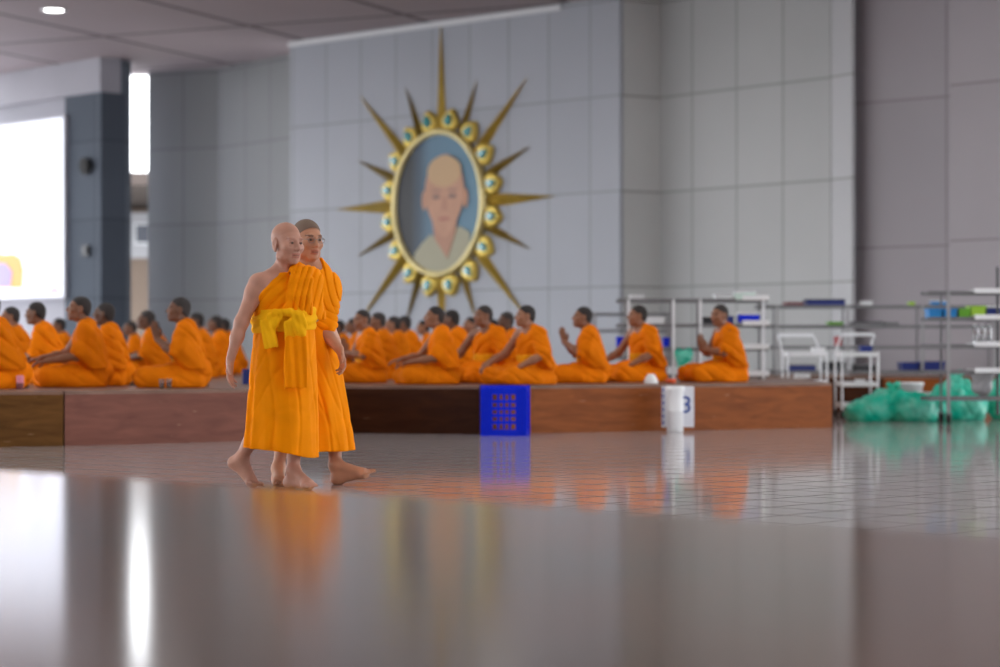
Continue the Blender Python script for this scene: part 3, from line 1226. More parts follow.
# petals with stones, rays between them
for k in range(16):
    t = 2 * PI * (k + .5) / 16
    ex, ez = (RX + .10) * math.cos(t), (RZ + .10) * math.sin(t)
    nrml = Vector((math.cos(t) / (RX), 0, math.sin(t) / (RZ))).normalized()
    tang = Vector((-nrml.z, 0, nrml.x))
    base = Vector((ex, 0, ez))
    bm = BM()

    def drop(L, W, y0, y1, o0):
        pts = []
        for i in range(22):
            u = 2 * PI * i / 22
            v = (math.cos(u) + 1) / 2
            pts.append(base + nrml * (o0 + L * v) + tang * (W * math.sin(u) * (1 - .62 * v ** 1.6)))
        a = [bm.verts.new(p + Vector((0, y0, 0))) for p in pts]
        cen = sum(pts, Vector()) / len(pts)
        m_ = [bm.verts.new(cen + (p - cen) * .72 + Vector((0, y1, 0))) for p in pts]
        b_ = [bm.verts.new(p + Vector((0, y0 + .06, 0))) for p in pts]
        for i in range(22):
            j = (i + 1) % 22
            bm.faces.new((a[i], a[j], m_[j], m_[i]))
            bm.faces.new((b_[j], b_[i], a[i], a[j]))
        bm.faces.new(m_)
        bm.faces.new(b_[::-1])
    drop(.40, .245, -.06, -.105, -.03)
    pt = obj('petal', bm, M['gold_petal'], med, smooth=False)
    bm = BM()
    drop(.235, .11, -.112, -.165, .05)
    obj('stone', bm, M['gem'], pt)
for k in range(16):
    t = 2 * PI * k / 16
    Lr = 3.0 if k % 2 == 0 else 2.35
    if k == 4:
        Lr = 3.3
    if k == 8 or k == 0:
        Lr = 2.75
    wv = .118 if k % 2 == 0 else .092
    dr = Vector((math.cos(t), 0, math.sin(t)))
    tg = Vector((-dr.z, 0, dr.x))
    b0 = dr * 1.1
    b1 = dr * 1.45
    tip = dr * Lr
    bm = BM()
    vs = [bm.verts.new(q) for q in (b0 + tg * wv * .8, b0 + Vector((0, -.09, 0)), b0 - tg * wv * .8, b0 + Vector((0, .03, 0)))]
    vm = [bm.verts.new(q) for q in (b1 + tg * wv, b1 + Vector((0, -.12, 0)), b1 - tg * wv, b1 + Vector((0, .03, 0)))]
    vt = bm.verts.new(tip + Vector((0, -.03, 0)))
    bm.faces.new(vs[::-1])
    for i in range(4):
        j = (i + 1) % 4
        bm.faces.new((vs[i], vs[j], vm[j], vm[i]))
        bm.faces.new((vm[i], vm[j], vt))
    obj('ray', bm, M['gold_dark'] if k % 2 else M['gold'], med)

# ------------------------------------------------------------------ people
def hair_part(c, R, s, mat, parent, h=.005, off=.0045, cut=(0, -.066, .066), n=(0, -.66, -.75)):
    c = np.array(c, float)
    S = SDF(c - .15, c + .15, h)
    W = lambda *p: c + s * (R @ np.array(p))
    S.ell(W(0, .018, .038), np.array((.075 + off, .094 + off, .083 + off)) * s, R, .0)
    S.ell(W(0, .03, -.02), np.array((.066 + off, .080, .075)) * s, R, .03)
    S.keep(W(*cut), R @ np.array(n), .006)
    S.keep(W(0, 0, -.062), R @ np.array((0, 0, -1.)), .006)
    for q in (-1, 1):           # clear of the ears
        S.ell(W(q * .085, .006, -.018), np.array((.02, .026, .040)) * s, R, .006, True)
    V, Q = S.mesh(1)
    return np_obj('hair', V, Q, mat, parent)


def crease(u, w=.35):
    """narrow valleys of cloth between broad rounded folds, one per unit of u"""
    q = np.sin(PI * u) / w
    return -np.exp(-q * q)


def sstep(a, b, x):
    t = np.clip((x - a) / (b - a), 0, 1)
    return t * t * (3 - 2 * t)


# --- the older walking person -------------------------------------------------
def build_elder():
    D = 13.15
    s_ = F / D
    t = thing('person', 'elderly walking person, bald, orange robe leaving one shoulder bare, yellow sash tied in a bow', 'person', ((285 - 500) / F * D, D, 0))
    X = lambda px: (px - 285) / s_
    Z = lambda py: HC + (HY - py) / s_
    P = lambda px, py, y: np.array((X(px), y, Z(py)))
    yaw = math.radians(38)
    Rt = axes(yaw)
    left = Rt @ np.array((1, 0, 0))
    fwd = Rt @ np.array((0, -1, 0))
    S = SDF((-.46, -.34, -.01), (.34, .34, 1.64), .0048)
    # pelvis root and torso
    S.ell((-.01, 0, .86), (.165, .125, .13), Rt, .03)
    S.ell((-.005, -.01, .99), (.155, .125, .15), Rt, .06)
    S.ell((-.01, 0, 1.14), (.160, .110, .15), Rt, .07)
    shR = P(260, 284, -.10)
    shL = np.array((.13, .10, 1.24))
    nb = np.array((-.005, .0, 1.265))
    S.cap(shR + (.02, .0, .0), nb + (-.02, .03, .02), .052, .05, .06)
    S.cap(shL - (.02, 0, 0), nb + (.02, .03, .02), .058, .05, .06)
    S.ell((-.075, -.10, 1.15), (.075, .045, .06), Rt, .05)
    # collarbone
    S.cap(shR + (.015, -.035, .022), nb + fwd * .075 + (-.02, 0, -.015), .013, .013, .03)
    hc = P(288, 244, -.045)
    S.cap(nb + (0, .01, -.03), hc + (-.012, .03, -.05), .058, .052, .04)
    Rh = axes(math.radians(42), math.radians(-2))
    # neck tendons
    S.cap(nb + fwd * .06, hc + Rh @ np.array((-.045, -.0, -.075)), .012, .012, .02)
    S.cap(nb + fwd * .06 + (.02, 0, 0), hc + Rh @ np.array((.045, -.0, -.075)), .012, .012, .02)
    add_head(S, hc, Rh, 1.045, old=True)
    # right arm (viewer's left), hanging
    el, wr = P(244, 323, -.135), P(234, 358, -.165)
    S.cap(shR, shR * .75 + el * .25, .058, .053, .04)
    S.path([shR * .75 + el * .25, el, el * .6 + wr * .4, wr], [.051, .039, .036, .0255], .03)
    add_hand(S, wr + (0, 0, -.005), wr * 0 + np.array((-.07, -.12, -.99)), np.array((.9, -.3, .1)), 1, 1.0, curl=.30)
    # left arm inside the robe
    eL = np.array((.165, .09, 1.0))
    S.path([shL, eL + (-.01, 0, .03), np.array((.09, -.05, .99))], [.05, .042, .035], .03)
    # legs
    hR, hL = np.array((-.075, -.05, .84)), np.array((.06, .06, .84))
    kR, aR = np.array((-.10, -.01, .47)), P(240, 458, .08)
    S.path([hR, kR], [.085, .06], .03)
    S.cap(kR, kR * .55 + aR * .45, .055, .054, .03)
    S.cap(kR * .55 + aR * .45, aR, .054, .034, .03)
    heel = P(232.5, 463.5, .105)
    ball = P(250.5, 481, .055)
    ball[2] = .030
    add_foot(S, heel, ball, aR + (0, 0, -.01), (.80, -.45, -.06), side=-1, up=nrm((.75, -.3, .6)))
    kL, aL = np.array((.065, -.03, .47)), P(294, 467, -.04)
    S.path([hL, kL], [.085, .06], .03)
    S.cap(kL, kL * .55 + aL * .45, .055, .053, .03)
    S.cap(kL * .55 + aL * .45, aL, .053, .035, .03)
    aL2 = aL + (0, -.01, -.02)
    heelL = np.array((aL[0] - .022, -.005, .036))
    ballL = np.array((aL[0] + .095, -.125, .028))
    add_foot(S, heelL, ballL, aL2, (.64, -.76, -.06), side=1)
    V, Q = S.mesh(1)
    V[:, 2] = np.maximum(V[:, 2], .001)
    T = head_tint(V, hc, Rh, 1.045, lips=(.92, .72, .70), brow=(.8, .75, .72), stubble=(.90, .88, .86))
    np_obj('body', V, Q, M['skin_old'], t, tint=T)

    # lower robe
    def fn(th, v):
        hem = .222 - .034 * math.cos(th) + .006 * math.sin(3 * th)
        z = 1.0 + (hem - 1.0) * v
        a = .166 + .058 * v ** .6
        b = .150 + .075 * v ** .8
        amp = .012 + .050 * v
        f = 1 + amp * (.5 * math.sin(5 * th + 1.6 * v + .4) + .25 * (1 - 2 * abs(math.sin(4.5 * th + .35 - 1.3 * v)) ** .7) * .8 + .10 * math.sin(15 * th + 2 + 3 * v))
        # diagonal pulls from the stride
        f += .05 * float(crease(3.1 * v + .75 * th + .3 * math.sin(3 * th), .30)) * v * (1 - v) * 2.2
        f += .075 * float(crease(1.35 * th + .25 - .5 * v + .12 * math.sin(7 * v), .22)) * (.25 + .75 * v) * .55
        g = (th - (PI + .62)) / .10
        f -= .085 * v * math.exp(-g * g)
        g = (th - (PI + .80)) / .10
        f += .035 * v * math.exp(-g * g)
        cx = -.003 - .024 * v
        return (cx + a * f * math.cos(th), b * f * math.sin(th) + .01 * v, z)
    loft(fn, np.linspace(0, 1, 70), 260, .012, 'lower_robe', M['orange'], t)

    # upper robe
    U = SDF((-.32, -.30, .90), (.32, .32, 1.42), .0055)
    U.ell((-.005, -.01, .99), (.158, .142, .16), Rt, .06)
    U.ell((-.01, 0, 1.14), (.178, .132, .165), Rt, .07)
    U.ell((-.075, -.10, 1.15), (.09, .05, .07), Rt, .05)
    U.cap(shL + (-.01, 0, 0), nb + (.03, .02, .035), .075, .062, .06)
    U.path([shL + (.01, 0, 0), eL + (-.01, -.02, .02), np.array((.10, -.05, 1.02))], [.078, .070, .045], .05)
    U.cap(shR + (.02, 0, -.03), (-.12, -.06, 1.05), .05, .06, .04)
    # gathered pleats falling from the left shoulder
    for i, (px0, px1) in enumerate(((294, 289), (299, 297), (304, 304), (309, 311))):
        U.path([P(px0, 265 + i * 1.6, -.035 + .02 * i), P(px0 + 1, 271, -.085 + .016 * i), P(px0 + 1.5, 281, -.125 + .014 * i), P(px0 + .5, 296, -.148 + .016 * i), P(px1, 313, -.160 + .02 * i)], [.020, .021, .022, .022, .022], .026)
    p0 = P(271, 283, -.1)

    def folds(x, y, z):
        w = (x - p0[0]) * -.72 + (z - p0[2]) * .69
        wv = .25 * np.sin(9 * x + 5 * z) + .2 * np.sin(13 * z - 6 * x)
        dg = .009 * crease(w / .052 + wv, .38) * sstep(.05, -.01, x)
        vr = .008 * crease((x - .22 * (z - 1.1)) / .034 + .5 * wv, .42) * sstep(.0, .05, x)
        return dg + vr + .002 * np.sin(31 * z + 9 * x) * np.sin(17 * y)
    U.displace(folds)
    U.keep(p0, (-.74, -.10, .665), .012)
    U.keep((0, 0, 1.0), (0, 0, -1), .004)
    # opening for the neck
    U.cap(nb + (-.03, -.0, .0), hc + (0, .02, -.04), .066, .07, .012, sub=True)
    V, Q = U.mesh(1)
    np_obj('upper_robe', V, Q, M['orange'], t)

    # hanging end of the upper robe below the bow
    U = SDF((-.05, -.32, .55), (.22, -.05, 1.0), .005)
    Rp = axes(math.radians(22))
    U.slab(P(299, 362, -.213), (.062, .004, .145), Rp, .006)
    U.displace(lambda x, y, z: .004 * np.sin(2 * PI * (x + .06 * z) / .045))
    V, Q = U.mesh(1)
    np_obj('robe_end', V, Q, M['orange'], t)

    # sash
    def fs(th, v):
        z = 1.065 - .135 * v + .012 * math.cos(th - .3)
        bul = .012 * math.sin(PI * v) + .004 * math.sin(5 * PI * v + 2 * math.sin(2 * th))
        return (-.006 + (.184 + bul) * math.cos(th), (.174 + bul) * math.sin(th), z)
    loft(fs, np.linspace(0, 1, 22), 110, .02, 'sash', M['yellow'], t)
    B = SDF((-.22, -.36, .72), (.24, -.08, 1.14), .0045)
    kn = P(285, 314, -.185)
    B.ell(kn, (.024, .024, .026), None, .012)
    # two loops, drooping, and two tails
    B.path([kn, P(279, 312.5, -.20), P(273, 317, -.19), P(277, 322, -.185)], [.014, .018, .018, .013], .012)
    B.path([kn, P(292, 313, -.20), P(302, 317, -.195), P(306, 325, -.185)], [.014, .022, .026, .024], .014)
    B.cap(P(296, 322, -.195), P(304, 333, -.190), .028, .030, .02)
    B.slab(P(298, 331, -.195), (.056, .006, .052), axes(.30), .007, .014)
    B.slab(P(272.5, 334, -.190), (.038, .006, .080), axes(-.25, 0, -.14), .006, .012)
    B.cap(kn, P(277, 326, -.195), .018, .024, .012)
    B.displace(lambda x, y, z: .0022 * np.sin(2 * PI * (x + .28 * z) / .034) + .0015 * np.sin(60 * z + 20 * x))
    V, Q = B.mesh(1)
    np_obj('bow', V, Q, M['yellow'], t)
    return t


def build_companion():
    D = 13.62
    s_ = F / D
    t = thing('person', 'walking person with spectacles and shaved head in orange robe behind the elderly person', 'person', ((318 - 500) / F * D, D, 0))
    X = lambda px: (px - 318) / s_
    Z = lambda py: HC + (HY - py) / s_
    P = lambda px, py, y: np.array((X(px), y, Z(py)))
    Rt = axes(math.radians(45))
    fwd = Rt @ np.array((0, -1, 0))
    S = SDF((-.36, -.36, -.01), (.40, .34, 1.68), .0048)
    S.ell((-.02, 0, .87), (.165, .125, .13), Rt, .03)
    S.ell((-.025, 0, 1.02), (.15, .115, .15), Rt, .06)
    S.ell((-.03, 0, 1.17), (.165, .112, .16), Rt, .07)
    shR, shL = np.array((-.17, -.10, 1.27)), P(328, 283, .08)
    nb = np.array((-.045, .0, 1.315))
    S.cap(shR, nb + (-.01, .02, .01), .055, .05, .05)
    S.cap(shL, nb + (.01, .02, .01), .055, .05, .05)
    hc = P(308, 240.5, -.03)
    S.cap(nb + (0, .01, -.03), hc + (-.01, .025, -.05), .060, .055, .04)
    Rh = axes(math.radians(36), math.radians(-3))
    add_head(S, hc, Rh, 1.05)
    # left arm forward
    el, wr = P(318, 324, -.03), P(341, 349, -.16)
    S.path([shL, el], [.055, .046], .03)
    S.path([el, el * .6 + wr * .4, wr], [.044, .042, .029], .03)
    add_hand(S, wr, (.30, -.18, -.93), (-.80, -.50, -.2), -1, 1.0, curl=.42)
    S.path([shR, (-.20, -.06, 1.02), (-.14, -.16, .88)], [.05, .042, .03], .03)
    hR, hL = np.array((-.09, -.06, .85)), np.array((.05, .06, .85))
    kR, aR = np.array((-.165, -.10, .47)), P(280.5, 466, -.13)
    S.path([hR, kR], [.085, .06], .03)
    S.cap(kR, kR * .55 + aR * .45, .054, .05, .03)
    S.cap(kR * .55 + aR * .45, aR, .05, .034, .03)
    add_foot(S, (aR[0] - .005, -.095, .036), (aR[0] + .018, -.235, .028), aR + (0, 0, -.01), (.12, -.98, -.05), side=1)
    kL, aL = np.array((.105, .02, .47)), P(336, 463, -.08)
    S.path([hL, kL], [.085, .06], .03)
    S.cap(kL, kL * .55 + aL * .45, .055, .05, .03)
    S.cap(kL * .55 + aL * .45, aL, .05, .036, .03)
    heel = P(338.5, 478.5, -.085)
    heel[2] = .036
    ball = heel + (.165, -.055, .030)
    add_foot(S, heel, ball, aL + (.005, 0, -.01), (.90, -.24, .34), side=-1, up=nrm((-.34, .0, .94)))
    V, Q = S.mesh(1)
    V[:, 2] = np.maximum(V[:, 2], .001)
    T = head_tint(V, hc, Rh, 1.05, lips=(.90, .62, .60), brow=(.35, .3, .28), stubble=(.55, .5, .48))
    np_obj('body', V, Q, M['skin_mid'], t, tint=T)
    hair_part(hc, Rh, 1.05, M['stubble'], t, .0045, .003, cut=(0, -.066, .072))
    # spectacles
    W = lambda *p: Vector(hc + 1.05 * (Rh @ np.array(p)))
    bm = BM()
    for q in (-1, 1):
        tube(bm, [W(q * .033 + .023 * math.cos(k * PI / 8), -.1005 + abs(math.cos(k * PI / 8)) * .002, .0 + .0155 * math.sin(k * PI / 8)) for k in range(16)], .0018, 6, True)
        tube(bm, [W(q * .056, -.099, .005), W(q * .074, -.07, .006), W(q * .084, .0, .008)], .0018, 6)
    tube(bm, [W(-.010, -.1, .003), W(0, -.104, .006), W(.010, -.1, .003)], .0018, 6)
    g = obj('spectacles', bm, M['wire'], t)

    def fn(th, v):
        hem = .200 + .012 * math.cos(th) + .005 * math.sin(3 * th)
        z = 1.02 + (hem - 1.02) * v
        a = .150 + .060 * v ** .7
        b = .150 + .085 * v ** .8
        amp = .012 + .058 * v
        f = 1 + amp * (.5 * math.sin(5 * th + 1.2 * v + 1.4) + .25 * (1 - 2 * abs(math.sin(4.2 * th + .1 - 1.1 * v)) ** .7) + .25 * math.sin(13 * th + 2 + 2 * v))
        f += .05 * float(crease(2.6 * v - .8 * th + .3 * math.sin(3 * th), .30)) * v * (1 - v) * 2.2
        f += .075 * float(crease(1.35 * th + .55 - .45 * v + .12 * math.sin(6 * v), .22)) * (.25 + .75 * v) * .6
        cx = -.068 + .081 * v
        return (cx + a * f * math.cos(th), b * f * math.sin(th), z)
    loft(fn, np.linspace(0, 1, 70), 260, .012, 'lower_robe', M['orange'], t)

    U = SDF((-.36, -.32, .90), (.30, .32, 1.45), .0055)
    U.ell((-.045, 0, 1.02), (.150, .132, .16), Rt, .06)
    U.ell((-.03, 0, 1.17), (.185, .132, .17), Rt, .07)
    U.cap(shL + (-.005, 0, -.005), nb + (.02, .02, .035), .072, .062, .05)
    U.cap(shR + (.02, 0, .0), nb + (-.03, .02, .02), .068, .058, .05)
    U.path([shL + (-.01, 0, -.02), P(326.5, 303, .02), P(326, 321, -.04)], [.072, .066, .070], .05)
    U.cap(P(314, 318, -.06), P(331, 325, -.05), .052, .046, .03)
    U.path([shR, (-.20, -.06, 1.02)], [.07, .07], .05)
    U.path([P(316, 266, .0), P(320, 285, -.09), P(322, 325, -.12)], [.024, .022, .03], .02)

    def folds(x, y, z):
        wv = .25 * np.sin(9 * x + 5 * z) + .2 * np.sin(13 * z - 6 * x)
        return (.010 * crease((x + .30 * (z - 1.1)) / .050 + wv, .38) * sstep(1.02, 1.10, z) + .009 * crease((z + .55 * x) / .050 + wv, .4) * sstep(1.14, 1.04, z)
                + .003 * np.sin(27 * z + 11 * x) * np.sin(15 * y))
    U.displace(folds)
    U.keep((0, 0, .945), (0, 0, -1), .004)
    U.cap(nb + fwd * .03 + (-.01, 0, .0), hc + (0, .0, -.06), .062, .075, .012, sub=True)
    U.cap(P(314, 323, -.10), P(330, 327, -.09), .046, .042, .03)
    V, Q = U.mesh(1)
    np_obj('upper_robe', V, Q, M['orange'], t)

    def fs(th, v):
        z = 1.05 - .07 * v
        bul = .008 * math.sin(PI * v)
        return (-.075 + (.150 + bul) * math.cos(th), (.150 + bul) * math.sin(th), z)
    loft(fs, np.linspace(0, 1, 10), 80, .018, 'sash', M['yellow'], t)
    return t


build_elder()
build_companion()


# --- the seated rows ------------------------------------------------------------
def seated(kind, head_yaw=0.0, head_pitch=0.05, lean=0.0, h=.0075, hz=0.0, lead=0):
    """template of one seated person facing -Y, seat at z = 0"""
    t = bpy.data.objects.new('person', None)
    C.objects.link(t)
    t.empty_display_size = .1
    S = SDF((-.42, -.66, -.01), (.42, .34, .92), h)
    ly = -lean - .05
    chest = np.array((0, .03 + ly * .6, .43))
    S.ell((0, .05, .13), (.16, .13, .12), None, .03)
    S.ell((0, .04 + ly * .3, .27), (.145, .115, .15), None, .06)
    S.ell(chest, (.165, .112, .155), None, .07)
    shR, shL = np.array((-.172, .035 + ly, .545)), np.array((.172, .035 + ly, .545))
    nb = np.array((0, .035 + ly, .585))
    S.cap(shR, nb, .058, .052, .05)
    S.cap(shL, nb, .058, .052, .05)
    R = axes(head_yaw, head_pitch)
    hc = np.array((0, -.005 + ly * 1.25, .735))
    S.cap(nb + (0, .01, -.02), hc + R @ np.array((0, .03, -.05)), .058, .054, .04)
    add_head(S, hc, R, 1.0)
    sleeves = {}
    if kind == 'pray':
        eR, eL = np.array((-.235, -.06 + ly, .32)), np.array((.235, -.05 + ly, .32))
        wR, wL = np.array((-.028, -.215 + ly, .455 + hz)), np.array((.028, -.21 + ly, .455 + hz))
        hands = [(wR, (.05, -.25, .96), (1, 0, 0), 1), (wL, (-.05, -.25, .96), (-1, 0, 0), -1)]
        cur = .04
    elif kind == 'cross':
        eR, eL = np.array((-.25, -.05 + ly, .31)), np.array((.25, -.05 + ly, .30))
        wR, wL = np.array((-.05, -.24 + ly, .29)), np.array((.06, -.22 + ly, .27))
        hands = [(wR, (.95, -.2, -.1), (0, .6, -.8), 1), (wL, (-.95, -.25, -.05), (0, .6, -.8), -1)]
        cur = .25
    elif kind == 'reach':
        eR, eL = np.array((-.25, -.12 + ly, .31)), np.array((.26, -.05 + ly, .29))
        wR, wL = np.array((-.14, -.36 + ly, .27)), np.array((.17, -.32 + ly, .245))
        hands = [(wR, (.25, -.95, -.15), (0, -.1, -1), 1), (wL, (-.25, -.92, -.2), (0, -.1, -1), -1)]
        cur = .3
    elif kind == 'knee':
        eR, eL = np.array((-.28, -.08 + ly, .33)), np.array((.30, -.02 + ly, .31))
        wR, wL = np.array((-.25, -.32 + ly, .22)), np.array((.23, -.24 + ly, .20))
        hands = [(wR, (.15, -.90, -.35), (0, -.35, -.9), 1), (wL, (-.35, -.75, -.5), (0, -.3, -.95), -1)]
        cur = .4
    else:   # hands in the lap
        eR, eL = np.array((-.245, -.03 + ly, .31)), np.array((.25, -.03 + ly, .30))
        wR, wL = np.array((-.10, -.25 + ly, .23)), np.array((.11, -.24 + ly, .235))
        hands = [(wR, (.85, -.45, -.15), (0, -.1, 1), -1), (wL, (-.85, -.45, -.1), (0, -.1, 1), 1)]
        cur = .25
    for sh_, e_, w_ in ((shR, eR, wR), (shL, eL, wL)):
        S.path([sh_, e_, e_ * .6 + w_ * .4, w_], [.054, .042, .040, .028], .03)
    for w_, dd, nn, sd_ in hands:
        add_hand(S, w_, np.array(dd, float), np.array(nn, float), sd_, 1.0, curl=cur)
    # folded legs: knees forward, shins back to one side
    kn = {-1: np.array((-.17, -.40, .085)), 1: np.array((.20, -.38, .085))}
    an = {-1: np.array((-.27, .06, .05)), 1: np.array((-.04, -.10, .055))}
    for q in (-1, 1):
        hp = np.array((q * .09, .04, .12))
        S.path([hp, kn[q]], [.088, .062], .04)
        S.path([kn[q], (kn[q] + an[q]) / 2, an[q]], [.056, .052, .036], .03)
        d_ = nrm(an[q] - kn[q])
        S.cap(an[q], an[q] + d_ * .06 + (0, 0, -.015), .036, .03, .02)
        S.cap(an[q] + d_ * .06 + (0, 0, -.015), an[q] + d_ * .15 + (0, 0, -.02), .03, .02, .02)
    V, Q = S.mesh(1)
    V[:, 2] = np.maximum(V[:, 2], .001)
    T = head_tint(V, hc, R, 1.0, lips=(.85, .6, .6), brow=(.3, .3, .3))
    np_obj('body', V, Q, M['skin_row'], t, tint=T)
    hair_part(hc, R, 1.0, M['hair'], t, .007, .0025)
    # lower robe over hips and legs
    U = SDF((-.50, -.62, -.02), (.48, .36, .42), .0095)
    U.ell((0, .06, .14), (.235, .20, .17), None, .04)
    for q in (-1, 1):
        U.path([(q * .09, .03, .14), kn[q] + (0, .02, .025)], [.125, .088], .06)
    U.cap(kn[-1] + (0, 0, -.01), kn[1] + (0, 0, -.01), .070, .070, .07)
    U.cap((0, -.15, .11), (0, -.32, .085), .11, .085, .08)
    U.path([kn[-1], (-.26, -.10, .05), (-.26, .10, .04)], [.085, .085, .06], .06)
    U.path([kn[1], (.24, -.10, .05), (.20, .10, .05)], [.085, .085, .09], .06)
    ph = lead * 1.7

    def fold1(x, y, z):
        wv = .30 * np.sin(6.5 * x + 3.1 * z + ph) + .22 * np.sin(9 * y - 5 * x + 2 * ph)
        return (.016 * crease((.75 * z + .45 * y + .25 * x) / .13 + wv + .2 * ph, .42) * sstep(.02, .06, z) + .010 * crease((x - .3 * y + .2 * z) / .12 + wv - .3 * ph, .40)
                + .005 * np.sin(19 * y + 9 * x + ph) * np.sin(15 * z))
    U.displace(fold1)
    U.keep((0, 0, .001), (0, 0, -1), .004)
    V, Q = U.mesh(1)
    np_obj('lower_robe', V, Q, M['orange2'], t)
    # upper robe
    U = SDF((-.42, -.36, .12), (.44, .34, .70), .008)
    U.ell((0, .04 + ly * .3, .27), (.172, .145, .17), None, .06)
    U.ell(chest, (.188, .135, .175), None, .07)
    U.cap(shL + (-.01, 0, .0), nb + (.02, .01, .015), .074, .066, .05)
    U.cap(shR + (.03, .0, -.03), chest, .07, .08, .05)
    U.path([shL + (-.005, .005, -.005), eL + (-.01, .02, .04)], [.077, .074], .06)
    U.cap(eL + (-.02, .04, .02), (.19, .08, .17), .074, .085, .08)
    U.cap((.16, .08 + ly, .48), (.17, .10, .20), .085, .095, .08)
    U.cap((-.02, .10 + ly, .48), (0, .11, .20), .08, .10, .08)
    U.cap(nb + (.05, .06, .0), (.02, .13, .28), .05, .06, .05)

    def fold2(x, y, z):
        wv = .28 * np.sin(7 * x + 4 * z + ph) + .22 * np.sin(8 * y + 9 * z - ph)
        dgl = .017 * crease((.66 * z - .60 * x + .30 * y) / .115 + wv + .15 * ph, .40)
        slv = .015 * crease((.80 * z + .55 * y) / .12 + wv * 1.3 - .2 * ph, .42) * sstep(.09, .17, x)
        bk = .010 * crease((x + .35 * z) / .11 + wv, .4) * sstep(.03, .10, y)
        return dgl * (1 - .6 * sstep(.09, .17, x)) + slv + bk
    U.displace(fold2)
    U.keep((-.075, 0, .545), (-.80, -.05, .60), .012)
    U.keep((0, 0, .17), (0, 0, -1), .006)
    U.cap(nb + (-.02, -.01, .02), hc + (0, .01, -.05), .066, .075, .012, sub=True)
    # open sleeve around the forearm
    dv_ = nrm(wL - eL)
    U.cap(eL + dv_ * .10, eL + dv_ * .26, .056, .065, .012, sub=True)
    V, Q = U.mesh(1)
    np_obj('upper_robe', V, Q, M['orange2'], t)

    def fs(th, v):
        z = .325 - .115 * v
        b_ = .010 * math.sin(PI * v) + .003 * math.sin(4 * PI * v + th)
        return ((.180 + b_) * math.cos(th), .04 + ly * .3 + (.152 + b_) * math.sin(th), z)
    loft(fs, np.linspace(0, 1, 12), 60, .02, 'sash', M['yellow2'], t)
    return t


KINDS = {
    'pray': dict(kind='pray', head_yaw=.05, head_pitch=.10, lead=0),
    'pray2': dict(kind='pray', head_yaw=.35, head_pitch=.0, lead=1, hz=-.10),
    'lap': dict(kind='lap', head_yaw=.10, head_pitch=.05, lean=.03, lead=2),
    'lap2': dict(kind='lap', head_yaw=-.25, head_pitch=.0, lean=.06, lead=3),
    'reach': dict(kind='reach', head_yaw=.0, head_pitch=.14, lead=4),
    'knee': dict(kind='knee', head_yaw=-.35, head_pitch=.05, lead=5),
    'cross': dict(kind='cross', head_yaw=-.15, head_pitch=.16, lead=6),
}
TEMPL = {}
GROUP = 'people seated in rows on the wooden platforms'


def sit(kind, px, Y, a, s, label):
    px = px - .8 * 24 / Y
    loc = ((px - 500) / F * Y, Y, ST + .001)
    if kind not in TEMPL:
        t = seated(**KINDS[kind])
        TEMPL[kind] = t
        t.location = loc
        t.rotation_euler = (0, 0, math.radians(a))
        r = t
    else:
        r = dup(TEMPL[kind], loc, math.radians(a))
    r.scale = (s, s, s)
    tag(r, label, 'person', GROUP)
    return r


